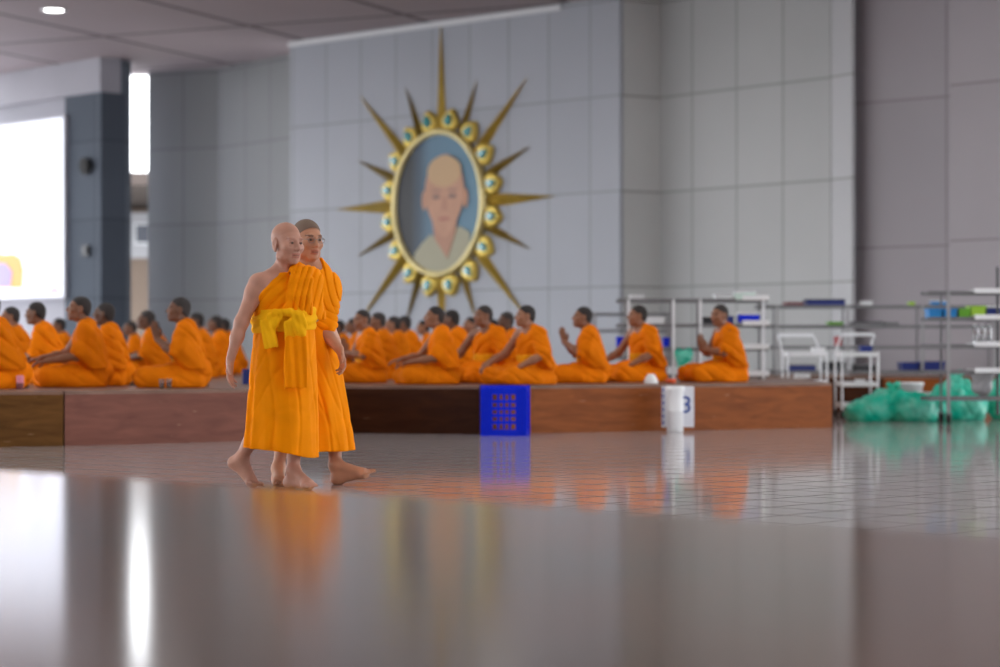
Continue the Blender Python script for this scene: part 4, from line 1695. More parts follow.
ROWS = [
    # kind, px of torso, Y, facing, scale, label
    ('lap2', 5, 20.1, -78, 1.0, 'seated person in orange robe cut off by the left picture edge, nearest the drink can'),
    ('lap', 20, 24.2, -80, .96, 'seated dark haired person in orange robe behind the person cut by the left edge'),
    ('lap2', 50, 23.0, -84, .99, 'seated person leaning forward, just left of the person stretching both forearms'),
    ('reach', 87, 20.9, -76, 1.0, 'seated person with dark hair stretching both forearms forward, above the platform seam'),
    ('lap', 66, 31.0, -80, .93, 'small distant seated person glimpsed in the gap under the screen corner'),
    ('cross', 111, 21.7, -88, .95, 'seated person with folded arms right behind the person stretching both forearms'),
    ('lap', 137, 32.0, -78, .90, 'distant seated person far left of the pressed palms, right of the folded arms'),
    ('cross', 152, 25.8, -80, .95, 'seated person in orange robe with raised chin just left of the front praying person'),
    ('lap2', 162, 33.6, -82, .93, 'dark haired seated person close behind the one with raised chin, left of the praying person'),
    ('pray', 186.5, 20.7, -82, .985, 'seated person with palms pressed before the face at the front, left of the walking pair'),
    ('lap', 204, 28.0, -80, .96, 'seated person mostly hidden behind the back of the front praying person'),
    ('cross', 220, 29.7, -84, .95, 'seated person with arms at the waist between the praying person and the bare hanging arm'),
    ('lap2', 233, 32.5, -82, .95, 'distant seated person next to the bare hanging arm of the elderly person'),
    ('lap', 345, 33.0, -74, .93, 'distant seated person just right of the walking person in spectacles'),
    ('cross', 357, 31.0, -78, .93, 'distant seated person half hidden behind the front person lifting hands right of the walkers'),
    ('pray2', 368, 23.6, -72, .91, 'seated person lifting pressed hands, closest on the right to the walking pair'),
    ('lap', 386, 26.2, -88, .93, 'seated dark haired person whose back touches the person lifting hands right of the walkers'),
    ('cross', 398, 28.6, -84, .92, 'seated person with yellow sash showing, second behind the person lifting hands'),
    ('lap2', 414, 29.5, -80, .94, 'seated person with bowed dark head alone in the gap below the portrait'),
    ('reach', 441, 22.6, -78, .93, 'large seated person in profile below the portrait with forearms on the thigh'),
    ('lap', 430, 33.0, -80, .93, 'tiny distant head just in front of the large profile person below the portrait'),
    ('lap2', 463, 25.6, -88, .95, 'seated person with dark hair right behind the large profile person below the portrait'),
    ('lap', 477, 30.0, -60, .93, 'distant seated face peeping left of the broad person turned to the camera'),
    ('knee', 488, 23.5, -42, .96, 'broad seated person turned towards the camera, hands on the knees, left of the blue crate'),
    ('lap2', 501, 31.8, -84, .93, 'distant dark haired head between the two people seated above the blue crate'),
    ('lap', 514, 26.4, -70, .94, 'seated person mostly hidden behind the left shoulder of the person above the blue crate'),
    ('knee', 531, 22.5, -55, .94, 'seated person right above the blue crate, one forearm bare below a wide sleeve'),
    ('pray', 589, 23.5, -86, .945, 'profile person with pressed palms, between the blue crate and the white cylinder'),
    ('knee', 643, 24.3, -60, .98, 'broad seated person above the white cylinder, beside the white bowl'),
    ('pray2', 726, 24.3, -74, .99, 'rightmost seated person with hands together in front of the racks'),
]
for r in ROWS:
    sit(*r)

# ------------------------------------------------------------------ things on and around the platforms
def noise_sum(x, y, z, f, ph=0.0):
    return (np.sin(f * x + 1.7 * np.sin(.7 * f * y + ph)) * np.sin(f * .9 * z + 1.3 * np.sin(.8 * f * x + ph + 1)) + .5 * np.sin(2.1 * f * y + 1.5 * np.sin(1.3 * f * z + ph)) * np.sin(1.9 * f * x + ph))


# blue lattice crate standing on its end in front of the platform corner
p = ground(504, 435.8)
cr_ = thing('plastic_crate', 'royal blue lattice plastic crate standing on end against the platform', 'crate', (p.x, p.y, 0), math.radians(-2))
w_, h_, dp = .44, .465, .36
bm = BM()
fr = .014
fy = 0.0
# front grille: frame bars and a lattice of 4 x 5 holes in the middle
for q in (-1, 1):
    box(bm, (q * (w_ / 2 - .055), fy, h_ / 2), (.11, fr, h_))
box(bm, (0, fy, h_ - .035), (w_ - .22, fr, .07))
box(bm, (0, fy, .03), (w_ - .22, fr, .06))
gx0, gx1, gz0, gz1 = -.11, .11, .06, h_ - .07
for k in range(1, 5):
    z = gz0 + (gz1 - gz0) * k / 5
    box(bm, (0, fy + .001, z), (.22, fr, .030))
for k in range(1, 4):
    x = gx0 + (gx1 - gx0) * k / 4
    box(bm, (x, fy + .002, h_ / 2), (.024, fr, gz1 - gz0))
for q in (-1, 1):
    for k in range(4):
        box(bm, (q * (.128 + .024 * k), fy - .009, h_ / 2), (.008, .01, h_ - .05))
    box(bm, (0, fy - .009, h_ / 2 + q * (h_ / 2 - .028)), (w_ - .04, .01, .01))
obj('bottom_grille', bm, M['blue'], cr_)
for nm, q in (('side_wall', -1), ('side_wall', 1)):
    bm = BM()
    box(bm, (q * (w_ / 2 - .006), dp / 2, .025), (.012, dp, .05))
    box(bm, (q * (w_ / 2 - .006), dp / 2, h_ - .025), (.012, dp, .05))
    for k in range(7):
        box(bm, (q * (w_ / 2 - .006), .03 + k * (dp - .06) / 6, h_ / 2), (.010, .022, h_ - .06))
    for k in range(3):
        box(bm, (q * (w_ / 2 - .006), dp / 2, h_ * (k + 1) / 4), (.009, dp, .02))
    obj(nm, bm, M['blue'], cr_)
for z in (.006, h_ - .006):
    bm = BM()
    box(bm, (0, .02, z), (w_, .04, .012))
    box(bm, (0, dp - .02, z), (w_, .04, .012))
    for k in range(9):
        box(bm, (-w_ / 2 + .02 + k * (w_ - .04) / 8, dp / 2, z), (.02, dp, .010))
    obj('side_wall', bm, M['blue'], cr_)
bm = BM()
for q in (-1, 1):
    box(bm, (q * (w_ / 2 + .006), dp - .012, h_ / 2), (.03, .024, h_ + .03))
    box(bm, (0, dp - .012, h_ / 2 + q * (h_ / 2 - .003)), (w_, .024, .03))
obj('rim', bm, M['blue'], cr_)

# white cylinder with the number card behind it
p = ground(675, 432)
tb = thing('paper_bin', 'tall white cylinder with a blue number card, in front of the orange brown platform', 'bin', (p.x, p.y, 0), 0)
bm = BM()
lathe(bm, [(.078, 0), (.083, .01), (.083, .20), (.086, .205), (.086, .215), (.083, .22), (.084, .40), (.092, .415), (.092, .46), (.086, .462), (.082, .455), (.082, .03), (0, .028)], 32)
obj('body', bm, M['white'], tb, smooth=True)
bm = BM()
prism(bm, [(-.125, .095), (.20, .100), (.20, .106), (-.125, .101)], .045, .455)
cd = obj('card', bm, M['paper'], tb)
cur = bpy.data.curves.new('digit', 'FONT')
cur.body = '3'
cur.size = .24
cur.extrude = .002
tmp = bpy.data.objects.new('digit', cur)
C.objects.link(tmp)
dg_ = bpy.context.evaluated_depsgraph_get()
me = bpy.data.meshes.new_from_object(tmp.evaluated_get(dg_))
bpy.data.objects.remove(tmp)
me.materials.clear()
me.materials.append(M['ink'])
dgt = bpy.data.objects.new('number', me)
C.objects.link(dgt)
dgt.parent = cd
dgt.location = (.060, .0955, .19)
dgt.rotation_euler = (PI / 2, 0, 0)
bm = BM()
for k in range(6):
    box(bm, (-.112, .0935, .09 + k * .066), (.016, .004, .042))
obj('edge_marks', bm, M['ink'], cd)

# small things on the platform edge
p = at(20, 389, .35 * F / 39.2)
c_ = thing('drink_can', 'pink and dark drink can on the platform edge at far left', 'can', (p.x, p.y, ST))
bm = BM()
lathe(bm, [(.026, 0), (.032, .006), (.032, .115), (.026, .124), (.024, .120), (0, .118)], 24)
obj('body', bm, M['pink'], c_, smooth=True)
bm = BM()
lathe(bm, [(.0325, .0), (.0328, .02), (.0328, .05), (.0325, .055)], 24)
obj('label_band', bm, M['maroon'], c_, smooth=True)
bm = BM()
cyl(bm, (0, .006, .121), (0, .006, .123), .008)
obj('tab', bm, M['steel'], c_)
p = at(165, 387, .35 * F / 38.6)
for k, dx in enumerate((-.028, .034)):
    g = thing('drinking_cup', ('clear plastic cup, left of the pair, before the front praying person', 'clear plastic cup, right of the pair, before the front praying person')[k], 'cup',
              (p.x + dx, p.y + .01 * k, ST), group='clear cups on the platform edge')
    bm = BM()
    lathe(bm, [(.0, .002), (.021, .0), (.028, .085), (.030, .087), (.027, .085), (.019, .004), (0, .006)], 24)
    obj('body', bm, M['clear'], g, smooth=True)
    bm = BM()
    lathe(bm, [(0, .0065), (.019, .0065), (.023, .05), (0, .05)], 24)
    obj('drink', bm, pbr('pale_drink', (.75, .55, .45), rough=.1, trans=.4), g, smooth=True)
p = at(246, 384, 22.6)
g = thing('carton', 'small dark blue carton on the platform beside the hanging hand', 'box', (p.x, p.y, ST), .2)
bm = BM()
box(bm, (0, 0, .065), (.075, .05, .13))
obj('body', bm, M['navy'], g, .006)
bm = BM()
prism(bm, [(-.0375, -.025), (.0375, -.025), (.0375, .025), (-.0375, .025)], .131, .134)
box(bm, (0, 0, .145), (.075, .004, .022))
obj('folded_top', bm, M['navy'], g)
p = at(651, 384, 23.1)
g = thing('bowl', 'white bowl turned upside down below the broad person, left of the white cylinder', 'bowl', (p.x, p.y, ST))
bm = BM()
lathe(bm, [(.072, 0), (.075, .004), (.070, .035), (.052, .075), (.034, .092), (.034, .102), (.028, .102), (.028, .094), (0, .092)], 32)
obj('shell', bm, M['white'], g, smooth=True)
bm = BM()
lathe(bm, [(.073, .0), (.078, .002), (.078, .010), (.074, .011)], 32)
obj('rim', bm, M['white'], g, smooth=True)
p = at(671, 383, 23.4)
g = thing('pouch', 'small orange red pouch on the platform edge above the white cylinder', 'pouch', (p.x, p.y, ST))
S = SDF((-.09, -.07, -.01), (.09, .07, .09), .004)
S.ell((0, 0, .022), (.055, .035, .024), None, .01).ell((.03, .01, .03), (.025, .022, .018), None, .02).cap((-.04, 0, .03), (-.06, .01, .05), .009, .005, .01)
S.displace(lambda x, y, z: .003 * np.sin(90 * x) * np.sin(80 * z))
S.keep((0, 0, .001), (0, 0, -1), .003)
V, Q = S.mesh()
np_obj('cloth', V, Q, M['ltred'], g)


# ------------------------------------------------------------------ racks with trays
def rack(label, x0, x1, y, z0, levels, depth, posts, top, end_trays=None, group='metal shelf racks along the back wall', casters=False, rz=0.0, pm=None):
    pm = pm or M['steel']
    t = thing('shelf_rack', label, 'rack', ((x0 + x1) / 2, y, z0), rz, group)
    W = x1 - x0
    for fx in posts:
        for q in (0, 1):
            bm = BM()
            px_ = -W / 2 + W * fx
            box(bm, (px_, q * depth, (top + (.1 if casters else 0)) / 2), (.035 if q == 0 else .022, .03, top - (.1 if casters else 0)))
            po = obj('post', bm, pm if q == 0 else M['steel_dark'], t, .004)
            if casters:
                b2 = BM()
                cyl(b2, (px_ - .018, q * depth, .055), (px_ + .018, q * depth, .055), .055, seg=20)
                obj('wheel', b2, M['rubber'], po, .006)
                b2 = BM()
                box(b2, (px_ - .024, q * depth, .085), (.006, .05, .08))
                box(b2, (px_ + .024, q * depth, .085), (.006, .05, .08))
                box(b2, (px_, q * depth, .122), (.054, .05, .006))
                obj('fork', b2, M['steel_dark'], po)
    for z in levels:
        bm = BM()
        for yy in (0, depth):
            box(bm, (0, yy, z), (W, .022, .042))
        nb_ = max(6, int(depth / .07))
        for k in range(nb_):
            box(bm, (0, depth * (k + .5) / nb_, z + .006), (W - .01, .010, .008))
        for k in range(int(W / .35) + 1):
            box(bm, (-W / 2 + .02 + k * (W - .04) / int(W / .35), depth / 2, z - .002), (.014, depth, .012))
        obj('shelf', bm, M['steel_dark'], t)
    if end_trays:
        for z in levels:
            bm = BM()
            tx = W / 2 - end_trays / 2
            box(bm, (tx, depth / 2 - .04, z + .022), (end_trays, depth + .10, .010))
            for q in (-1, 1):
                box(bm, (tx, depth / 2 - .04 + q * (depth / 2 + .05), z + .030), (end_trays, .010, .060))
                box(bm, (tx + q * end_trays / 2, depth / 2 - .04, z + .030), (.010, depth + .10, .060))
            obj('tray', bm, M['white'], t)
    return t


def xw(px, Y):
    return (px - 500) / F * Y


LV = [.045, .36, .64, .935]
Y1 = 26.2
rack('white posted rack with white trays at its right end, behind the rightmost seated person', xw(618, Y1), xw(768, Y1), Y1, ST, LV, .45, (.07, .37, .55, .97), .95, end_trays=.30, pm=M['white_metal'])
Y2 = 29.9
rack('long dull metal rack along the back, behind the white tiered carts', xw(758, Y2), xw(1000, Y2), Y2, ST, [.055, .385, .665, .935], .42, (.08, .37, .68, .98), .96)
Y0 = 33.6
rack('low grey rack farthest back, left of the white posted rack', xw(592, Y0), xw(672, Y0), Y0, 0, [.70, 1.11, 1.36], .40, (.04, .5, .96), 1.40)
Y3 = 24.6
tr = rack('wheeled tray trolley at the right picture edge holding the coloured boxes', xw(928, Y3), xw(1042, Y3), Y3, 0, [.28, .575, .865, 1.165, 1.455], .42, (.18, .97), 1.47, group='metal shelf racks along the back wall',
          casters=True)
for z in (.575, .865, 1.165, 1.455):
    bm = BM()
    W3 = xw(1042, Y3) - xw(928, Y3)
    x_a = xw(975, Y3) - xw(985, Y3)
    box(bm, (x_a + .19, -.03, z + .02), (.40, .06, .055))
    box(bm, (x_a + .19, .20, z + .026), (.40, .44, .010))
    obj('tray', bm, M['white'], tr, .004)
bm = BM()
cyl(bm, (xw(998, Y3) - xw(985, Y3), .02, .1), (xw(998, Y3) - xw(985, Y3), .02, 1.74), .017, seg=12)
obj('dark_pole', bm, M['black'], tr)


def carton(name, label, cat, c, s, body, lid=None, group=None, rz=0.0, style='bin'):
    """small shelf container: tapered tub with a rim, or a box with a separate lid"""
    t = thing(name, label, cat, c, rz, group)
    w, d_, h = s
    bm = BM()
    if style == 'bin':
        k = .90
        lo = [bm.verts.new((q[0] * w / 2 * k, q[1] * d_ / 2 * k, 0)) for q in ((-1, -1), (1, -1), (1, 1), (-1, 1))]
        hi = [bm.verts.new((q[0] * w / 2, q[1] * d_ / 2, h)) for q in ((-1, -1), (1, -1), (1, 1), (-1, 1))]
        hi2 = [bm.verts.new((q[0] * (w / 2 - .006), q[1] * (d_ / 2 - .006), h)) for q in ((-1, -1), (1, -1), (1, 1), (-1, 1))]
        lo2 = [bm.verts.new((q[0] * (w / 2 * k - .006), q[1] * (d_ / 2 * k - .006), .006)) for q in ((-1, -1), (1, -1), (1, 1), (-1, 1))]
        bm.faces.new(lo[::-1])
        bm.faces.new(lo2)
        for i in range(4):
            j = (i + 1) % 4
            bm.faces.new((lo[i], lo[j], hi[j], hi[i]))
            bm.faces.new((hi[i], hi[j], hi2[j], hi2[i]))
            bm.faces.new((hi2[i], hi2[j], lo2[j], lo2[i]))
        obj('tub', bm, body, t)
        bm = BM()
        for q in (-1, 1):
            box(bm, (0, q * (d_ / 2 + .002), h - .008), (w + .016, .012, .016))
            box(bm, (q * (w / 2 + .002), 0, h - .008), (.012, d_ + .016, .016))
        obj('rim', bm, body if lid is None else lid, t, .003)
    else:
        box(bm, (0, 0, h * .39), (w, d_, h * .78))
        obj('body', bm, body, t, .006)
        bm = BM()
        box(bm, (0, 0, h * .875), (w + .012, d_ + .012, h * .245))
        obj('lid', bm, lid or body, t, .006)
    return t


def on(px, Y, z, dy=.2):
    return (xw(px, Y), Y + dy, z)


SH = .012
# wheeled trolley, second shelf
GB = 'coloured boxes on the wheeled trolley'
zt = 1.165 + SH
Yt = Y3 + .20
carton('storage_box', 'bright blue storage box, leftmost of the coloured boxes on the wheeled trolley', 'box', (xw(937, Y3), Yt, zt), (.152, .26, .105), M['cyan'], group=GB)
carton('storage_box', 'bright blue storage box right beside the green one on the wheeled trolley', 'box', (xw(952, Y3), Yt, zt), (.15, .26, .105), M['cyan'], group=GB)
carton('storage_box', 'green storage box between the bright blue and lime ones on the wheeled trolley', 'box', (xw(966, Y3), Yt, zt), (.125, .26, .105), M['leaf'], group=GB)
carton('storage_box', 'lime storage box between the green and navy ones on the wheeled trolley', 'box', (xw(980, Y3), Yt, zt + .024), (.165, .26, .110), M['lime'], group=GB)
carton('storage_box', 'navy storage box with white top at the right picture edge on the trolley', 'box', (xw(996, Y3), Yt, zt + .024), (.16, .26, .115), M['navy'], M['white'], GB, style='lidded')
# clear jars on its third shelf
for k, px in enumerate((978, 985, 992)):
    g = thing('glass_jar', ('clear jar, leftmost of three on the middle trolley shelf', 'clear jar, middle of three on the middle trolley shelf', 'clear jar, rightmost of three on the middle trolley shelf')[k], 'jar',
              (xw(px, Y3), Y3 + .15, .865 + .034), group='clear jars on the trolley')
    bm = BM()
    lathe(bm, [(.0, .0), (.028, .0), (.030, .01), (.030, .15), (.022, .17), (.022, .19), (.019, .19), (.019, .17), (.027, .15), (.027, .012), (0, .01)], 20)
    obj('body', bm, M['clear'], g, smooth=True)
    bm = BM()
    lathe(bm, [(0, .191), (.024, .191), (.024, .205), (0, .207)], 20)
    obj('lid', bm, M['white'], g, smooth=True)
g = thing('waste_sack', 'grey see-through sack hanging inside the lower trolley at the right edge', 'sack', (xw(986, Y3), Y3 + .20, .315))
S = SDF((-.18, -.14, -.02), (.18, .14, .32), .007)
S.ell((0, 0, .09), (.11, .09, .09), None, .02).cap((0, 0, .10), (0, 0, .22), .10, .125, .04)
S.displace(lambda x, y, z: .006 * np.sin(60 * x + 3 * np.sin(20 * z)) * np.sin(50 * y))
S.keep((0, 0, .25), (0, 0, 1), .004)
V, Q = S.mesh()
np_obj('sack_body', V, Q, M['mesh_bag'], g)
bm = BM()
tube(bm, [(.128 * math.cos(k * PI / 12), .108 * math.sin(k * PI / 12), .25) for k in range(24)], .009, 6, True)
obj('hem', bm, M['mesh_bag'], g)

# long rack contents
zr = [ST + z + SH + .004 for z in (.055, .385, .665, .935)]
GN = 'containers on the long back rack'
carton('crate', 'navy crate left of the rack post near the trolley', 'crate', on(911, Y2, zr[0] + .005), (.25, .34, .11), M['navy'], group=GN)
carton('crate', 'navy crate right of the rack post near the trolley', 'crate', on(934, Y2, zr[0] + .005), (.32, .34, .12), M['navy'], group=GN)
carton('tray_stack', 'stack of dark navy trays on top of the long rack above the folded white cart', 'tray', on(826, Y2, zr[3]), (.52, .36, .085), M['navy'], M['black'], GN, style='lidded')
carton('tray_stack', 'flat maroon tray on top of the long rack, left of the navy stack', 'tray', on(795, Y2, zr[3]), (.24, .34, .045), M['maroon'], None, GN, style='lidded')
carton('tub', 'low lime tub on the second shelf of the long rack, above the gap between carts', 'tub', on(837, Y2, zr[2]), (.20, .28, .05), M['leaf'], None, GN)
carton('tray_stack', 'dark grey tray on the second rack shelf above the right cart', 'tray', on(868, Y2, zr[2]), (.40, .32, .055), M['steel_dark'], M['black'], GN, style='lidded')
carton('tray_stack', 'small grey tray on the second rack shelf right of the dark grey one', 'tray', on(893, Y2, zr[2]), (.18, .30, .045), M['steel_dark'], None, GN, style='lidded')
carton('jerry_tub', 'red tub on the third rack shelf between the two white carts', 'tub', on(840, Y2, zr[1] + .01), (.085, .16, .12), M['red'], None, GN)
carton('tray_stack', 'dark blue tray on the lowest rack shelf behind the left cart', 'tray', on(803, Y2, zr[0]), (.36, .32, .085), M['navy'], M['steel_dark'], GN, style='lidded')
carton('tray_stack', 'black tray on the lowest rack shelf between the two carts', 'tray', on(835, Y2, zr[0] + .01), (.30, .32, .11), M['black'], None, GN, style='lidded')
carton('tray_stack', 'black tray on the lowest rack shelf behind the right cart', 'tray', on(866, Y2, zr[0]), (.28, .32, .09), M['black'], M['steel_dark'], GN, style='lidded')
carton('tub', 'pale tub on top of the long rack above the right cart', 'tub', on(868, Y2, zr[3]), (.16, .2, .06), M['white'], None, GN)
carton('tub', 'pale blue tub on top of the long rack behind the coloured boxes', 'tub', on(941, Y2, zr[3]), (.20, .2, .07), M['cyan'], M['white'], GN)
carton('tub', 'yellow green tub on top of the long rack right of its third post', 'tub', on(914, Y2, zr[3]), (.08, .14, .05), M['lime'], None, GN)

# white posted rack contents
z1 = [ST + z + SH + .004 for z in LV]
GW = 'containers on the white posted rack'
carton('tub', 'white tub on top of the white posted rack, above the broad person', 'tub', on(638, Y1, z1[3]), (.17, .22, .055), M['white'], None, GW)
carton('tub', 'white tub on top of the white posted rack, above the rightmost person', 'tub', on(725, Y1, z1[3]), (.22, .24, .06), M['white'], None, GW)
carton('tub', 'white tub on the second rack shelf right of the broad person head', 'tub', on(656, Y1, z1[2]), (.22, .26, .085), M['white'], None, GW)
carton('storage_box', 'blue storage box with white lid right of the rightmost person head', 'box', on(750, Y1, z1[2] + .02), (.24, .30, .12), M['blue'], M['white'], GW, style='lidded')
carton('storage_box', 'navy storage box touching the back of the rightmost person head', 'box', on(729, Y1, z1[2] + .006), (.12, .30, .09), M['navy'], M['navy'], GW, style='lidded')
carton('tub', 'black tub just left of the rightmost person face', 'tub', on(710, Y1, z1[2]), (.15, .2, .085), M['black'], None, GW)
carton('storage_box', 'blue storage box low behind the broad person right shoulder', 'box', on(621, Y1, z1[1] + .012), (.09, .24, .12), M['blue'], None, GW, style='lidded')
carton('storage_box', 'blue storage box low between the broad person and the teal bag', 'box', on(667, Y1, z1[1] + .012), (.07, .24, .11), M['blue'], None, GW, style='lidded')
carton('storage_box', 'white storage box on the lowest rack shelf beneath the hanging teal bag', 'box', on(678, Y1, z1[0]), (.20, .3, .09), M['white'], None, GW, style='lidded')
carton('tub', 'pale green translucent tub hanging on the top rack rail, right of the rightmost person', 'tub', on(745, Y1, z1[3] - .012, .05), (.24, .2, .10), pbr('pale_green_plastic', (.62, .78, .72), rough=.3), M['white'], GW)
# teal bag hung on the rack
p = at(684, 350, Y1)
g = thing('plastic_bag', 'small teal plastic bag hanging from the rack right of the broad person', 'bag', (p.x, p.y - .03, p.z - .01))
S = SDF((-.18, -.12, -.30), (.18, .12, .05), .007)
S.ell((0, 0, -.06), (.105, .06, .07), None, .02).cap((-.02, 0, -.12), (-.045, 0, -.19), .065, .035, .04).cap((-.085, 0, -.02), (.09, 0, -.03), .022, .02, .03)
S.displace(lambda x, y, z: .006 * np.sin(45 * x + 14 * z) + .004 * np.sin(70 * z + 30 * x))
V, Q = S.mesh()
np_obj('bag_body', V, Q, M['bag'], g)
bm = BM()
for q in (-1, 1):
    tube(bm, [(q * .06 + .03 * math.cos(k * PI / 8), 0, -.01 + .04 * math.sin(k * PI / 8)) for k in range(9)], .008, 6)
obj('handle', bm, M['bag'], g)


# ------------------------------------------------------------------ white carts
def cart(label, px0, px1, Y, flip):
    w = xw(px1, Y) - xw(px0, Y)
    t = thing('tiered_cart', label, 'cart', (xw((px0 + px1) / 2, Y), Y, 0), 0, 'white tiered carts')
    d_ = .55
    for z in (.13, .385, .745):
        bm = BM()
        box(bm, (0, d_ / 2, z), (w, d_, .012))
        for q in (0, 1):
            box(bm, (0, q * d_, z + .022), (w, .014, .055))
        for q in (-1, 1):
            box(bm, (q * w / 2, d_ / 2, z + .022), (.014, d_, .055))
        obj('tray', bm, M['white'], t, .004)
    for q in (-1, 1):
        for r in (0, 1):
            bm = BM()
            cyl(bm, (q * (w / 2 + .012), r * d_, .09), (q * (w / 2 + .012), r * d_, .80), .013, seg=10)
            leg = obj('leg', bm, M['white_metal'], t)
            bm = BM()
            cyl(bm, (q * (w / 2 + .012) - .014, r * d_, .045), (q * (w / 2 + .012) + .014, r * d_, .045), .045, seg=18)
            obj('wheel', bm, M['rubber'], leg)
    bm = BM()
    k = flip * .09
    pts = [(-w / 2 - .012, d_, .76), (-w / 2 + k * .5, d_ + .03, .92), (-w / 2 + k, d_ + .04, 1.0), (-w / 2 + k + .03, d_ + .05, 1.02), (w / 2 + k - .03, d_ + .05, 1.02), (w / 2 + k, d_ + .04, 1.0), (w / 2 + k * .5, d_ + .03, .92),
           (w / 2 + .012, d_, .76)]
    tube(bm, pts, .013, 8)
    box(bm, (k, d_ + .03, 1.012), (w - .02, .05, .045))
    obj('push_handle', bm, M['white_metal'], t)
    return t


cart('white tiered cart, left one, its lower half hidden by the platform end', 789, 826, 28.35, -.8)
ct = cart('white tiered cart, right one, standing on the floor beside the teal bags', 843, 877, 26.8, .8)
carton('tub', 'small clear white tub on the upper tray of the left cart', 'tub', (xw(821, 28.35), 28.6, .755), (.16, .2, .10), M['white'], None, 'tubs on the carts')
carton('tub', 'dark blue tub on the upper tray of the right cart', 'tub', (xw(871, 26.8), 27.2, .755), (.14, .2, .12), M['navy'], None, 'tubs on the carts')
carton('tub', 'small white tub on the middle tray of the right cart', 'tub', (xw(863, 26.8), 27.0, .395), (.10, .14, .07), M['white'], None, 'tubs on the carts')
carton('storage_box', 'flat white box lying on the platform end below the left cart', 'box', (xw(801, 27.6), 27.5, ST), (.18, .2, .06), M['white'], None, None, style='lidded')

# ------------------------------------------------------------------ rubbish bags on the floor
def rubbish(label, x, y, prims, lo, hi, ph, neck=None, h=.012):
    g = thing('rubbish_bag', label, 'bag', (x, y, 0), 0, 'teal plastic rubbish bags on the floor')
    S = SDF(lo, hi, h)
    for pr in prims:
        S.ell(pr[0], pr[1], None, .07)
    S.displace(lambda x_, y_, z_: .020 * noise_sum(x_, y_, z_, 13, ph) + .008 * noise_sum(x_, y_, z_, 37, ph + 2))
    S.keep((0, 0, .001), (0, 0, -1), .004)
    V, Q = S.mesh()
    np_obj('bag_body', V, Q, M['bag'], g)
    if neck:
        S = SDF(np.array(neck) - .16, np.array(neck) + .16, .007)
        S.cap(np.array(neck) - (0, 0, .06), neck, .035, .022, .02).cap(neck, np.array(neck) + (.05, 0, .05), .022, .045, .02).cap(neck, np.array(neck) + (-.04, .02, .05), .02, .035, .02)
        S.displace(lambda x_, y_, z_: .005 * np.sin(70 * x_) * np.sin(60 * y_ + 20 * z_))
        V, Q = S.mesh()
        np_obj('knot', V, Q, M['bag'], g)
    return g


Yb = 24.8
rubbish('wide lumpy teal rubbish bag on the floor right of the platform end', xw(899, 25.2), 25.46,
        [((-.30, 0, .10), (.28, .26, .17)), ((-.10, .05, .20), (.24, .24, .17)), ((.22, 0, .14), (.30, .26, .20)), ((.05, -.02, .27), (.13, .14, .11)), ((.45, .02, .17), (.14, .16, .09))],
        (-.72, -.40, -.03), (.72, .42, .50), .3, (-.02, .03, .37))
rubbish('tall peaked teal rubbish bag behind the trolley wheel', xw(962, 25.8), 26.0, [((-.08, 0, .16), (.30, .27, .26)), ((-.02, 0, .36), (.17, .17, .16)), ((.14, -.02, .16), (.20, .22, .22))],
        (-.52, -.42, -.03), (.50, .40, .68), 1.7, (-.03, .0, .50))
rubbish('teal rubbish bag cut off by the right picture edge', xw(1008, 26.1), 26.3, [((0, 0, .20), (.21, .24, .27)), ((.02, 0, .40), (.13, .14, .13))], (-.40, -.40, -.03), (.40, .40, .66), 3.1, (.02, 0, .50))
g = thing('bucket', 'white bucket between the two big teal bags', 'bucket', (xw(909, 26.9), 26.9, 0))
bm = BM()
lathe(bm, [(0, .004), (.13, 0), (.165, .40), (.175, .402), (.175, .43), (.160, .43), (.158, .40), (.125, .012), (0, .014)], 32)
obj('body', bm, M['white'], g, smooth=True)
bm = BM()
tube(bm, [(.17 * math.cos(PI * k / 14), -.12 * math.sin(PI * k / 14), .40 - .05 * math.sin(PI * k / 14)) for k in range(15)], .005, 6)
obj('handle', bm, M['steel'], g)
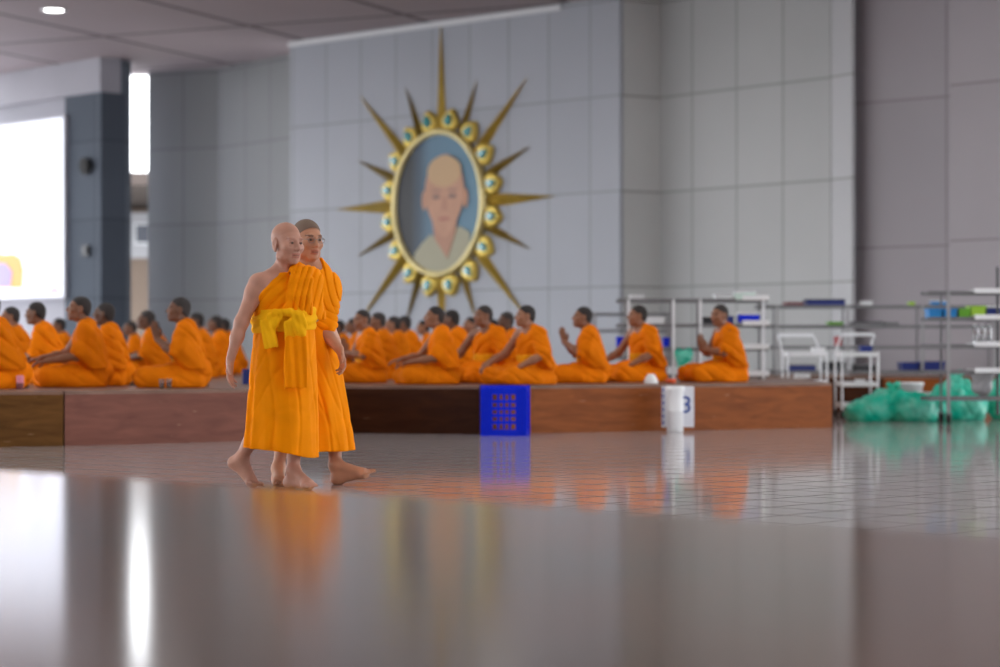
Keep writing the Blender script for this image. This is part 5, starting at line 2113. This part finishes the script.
g = thing('bucket', 'smaller white pail right of the bucket, between the teal bags', 'bucket', (xw(925, 26.3), 26.35, 0))
bm = BM()
lathe(bm, [(0, .004), (.085, 0), (.105, .30), (.112, .302), (.112, .32), (.10, .32), (.098, .30), (.08, .012), (0, .014)], 28)
obj('body', bm, M['white'], g, smooth=True)
bm = BM()
tube(bm, [(.11 * math.cos(PI * k / 12), -.08 * math.sin(PI * k / 12), .30 - .04 * math.sin(PI * k / 12)) for k in range(13)], .004, 6)
obj('handle', bm, M['steel'], g)

# ------------------------------------------------------------------ camera, light
cam = bpy.data.cameras.new('camera')
co = bpy.data.objects.new('camera', cam)
C.objects.link(co)
co.location = (0, 0, HC)
co.rotation_euler = (PI / 2, 0, 0)
cam.sensor_width = 36
cam.lens = 36 * F / 1000
cam.shift_y = (HY - 333.5) / 1000
cam.clip_end = 400
cam.dof.use_dof = True
cam.dof.focus_distance = 13.4
cam.dof.aperture_fstop = 1.5
bpy.context.scene.camera = co

w = bpy.data.worlds.new('sky')
bpy.context.scene.world = w
w.use_nodes = True
nt = w.node_tree
bg = nt.nodes['Background']
bg.inputs['Color'].default_value = (.93, .96, 1.0, 1)
bg.inputs['Strength'].default_value = 2.2

sc = bpy.context.scene
sc.view_settings.view_transform = 'Standard'
sc.view_settings.look = 'None'
sc.view_settings.exposure = 1.5
sc.view_settings.gamma = 1
sc.view_settings.use_curve_mapping = False
sc.cycles.use_denoising = True
sc.cycles.max_bounces = 10
sc.cycles.diffuse_bounces = 5
sc.cycles.caustics_reflective = False
sc.cycles.caustics_refractive = False
sc.cycles.sample_clamp_indirect = 8

# unseen lights added under the ceiling for top light, without fixtures
for ix in range(5):
    for iy in range(7):
        if ix > 2 and iy > 5:
            continue
        l = bpy.data.lights.new('added_top_light', 'AREA')
        l.shape = 'DISK'
        l.size = .35
        l.energy = 14
        l.color = (1, .97, .93)
        lo_ = bpy.data.objects.new('added_top_light', l)
        C.objects.link(lo_)
        lo_.location = (-9 + ix * 4.5, 4 + iy * 4.4, CEIL - .03)
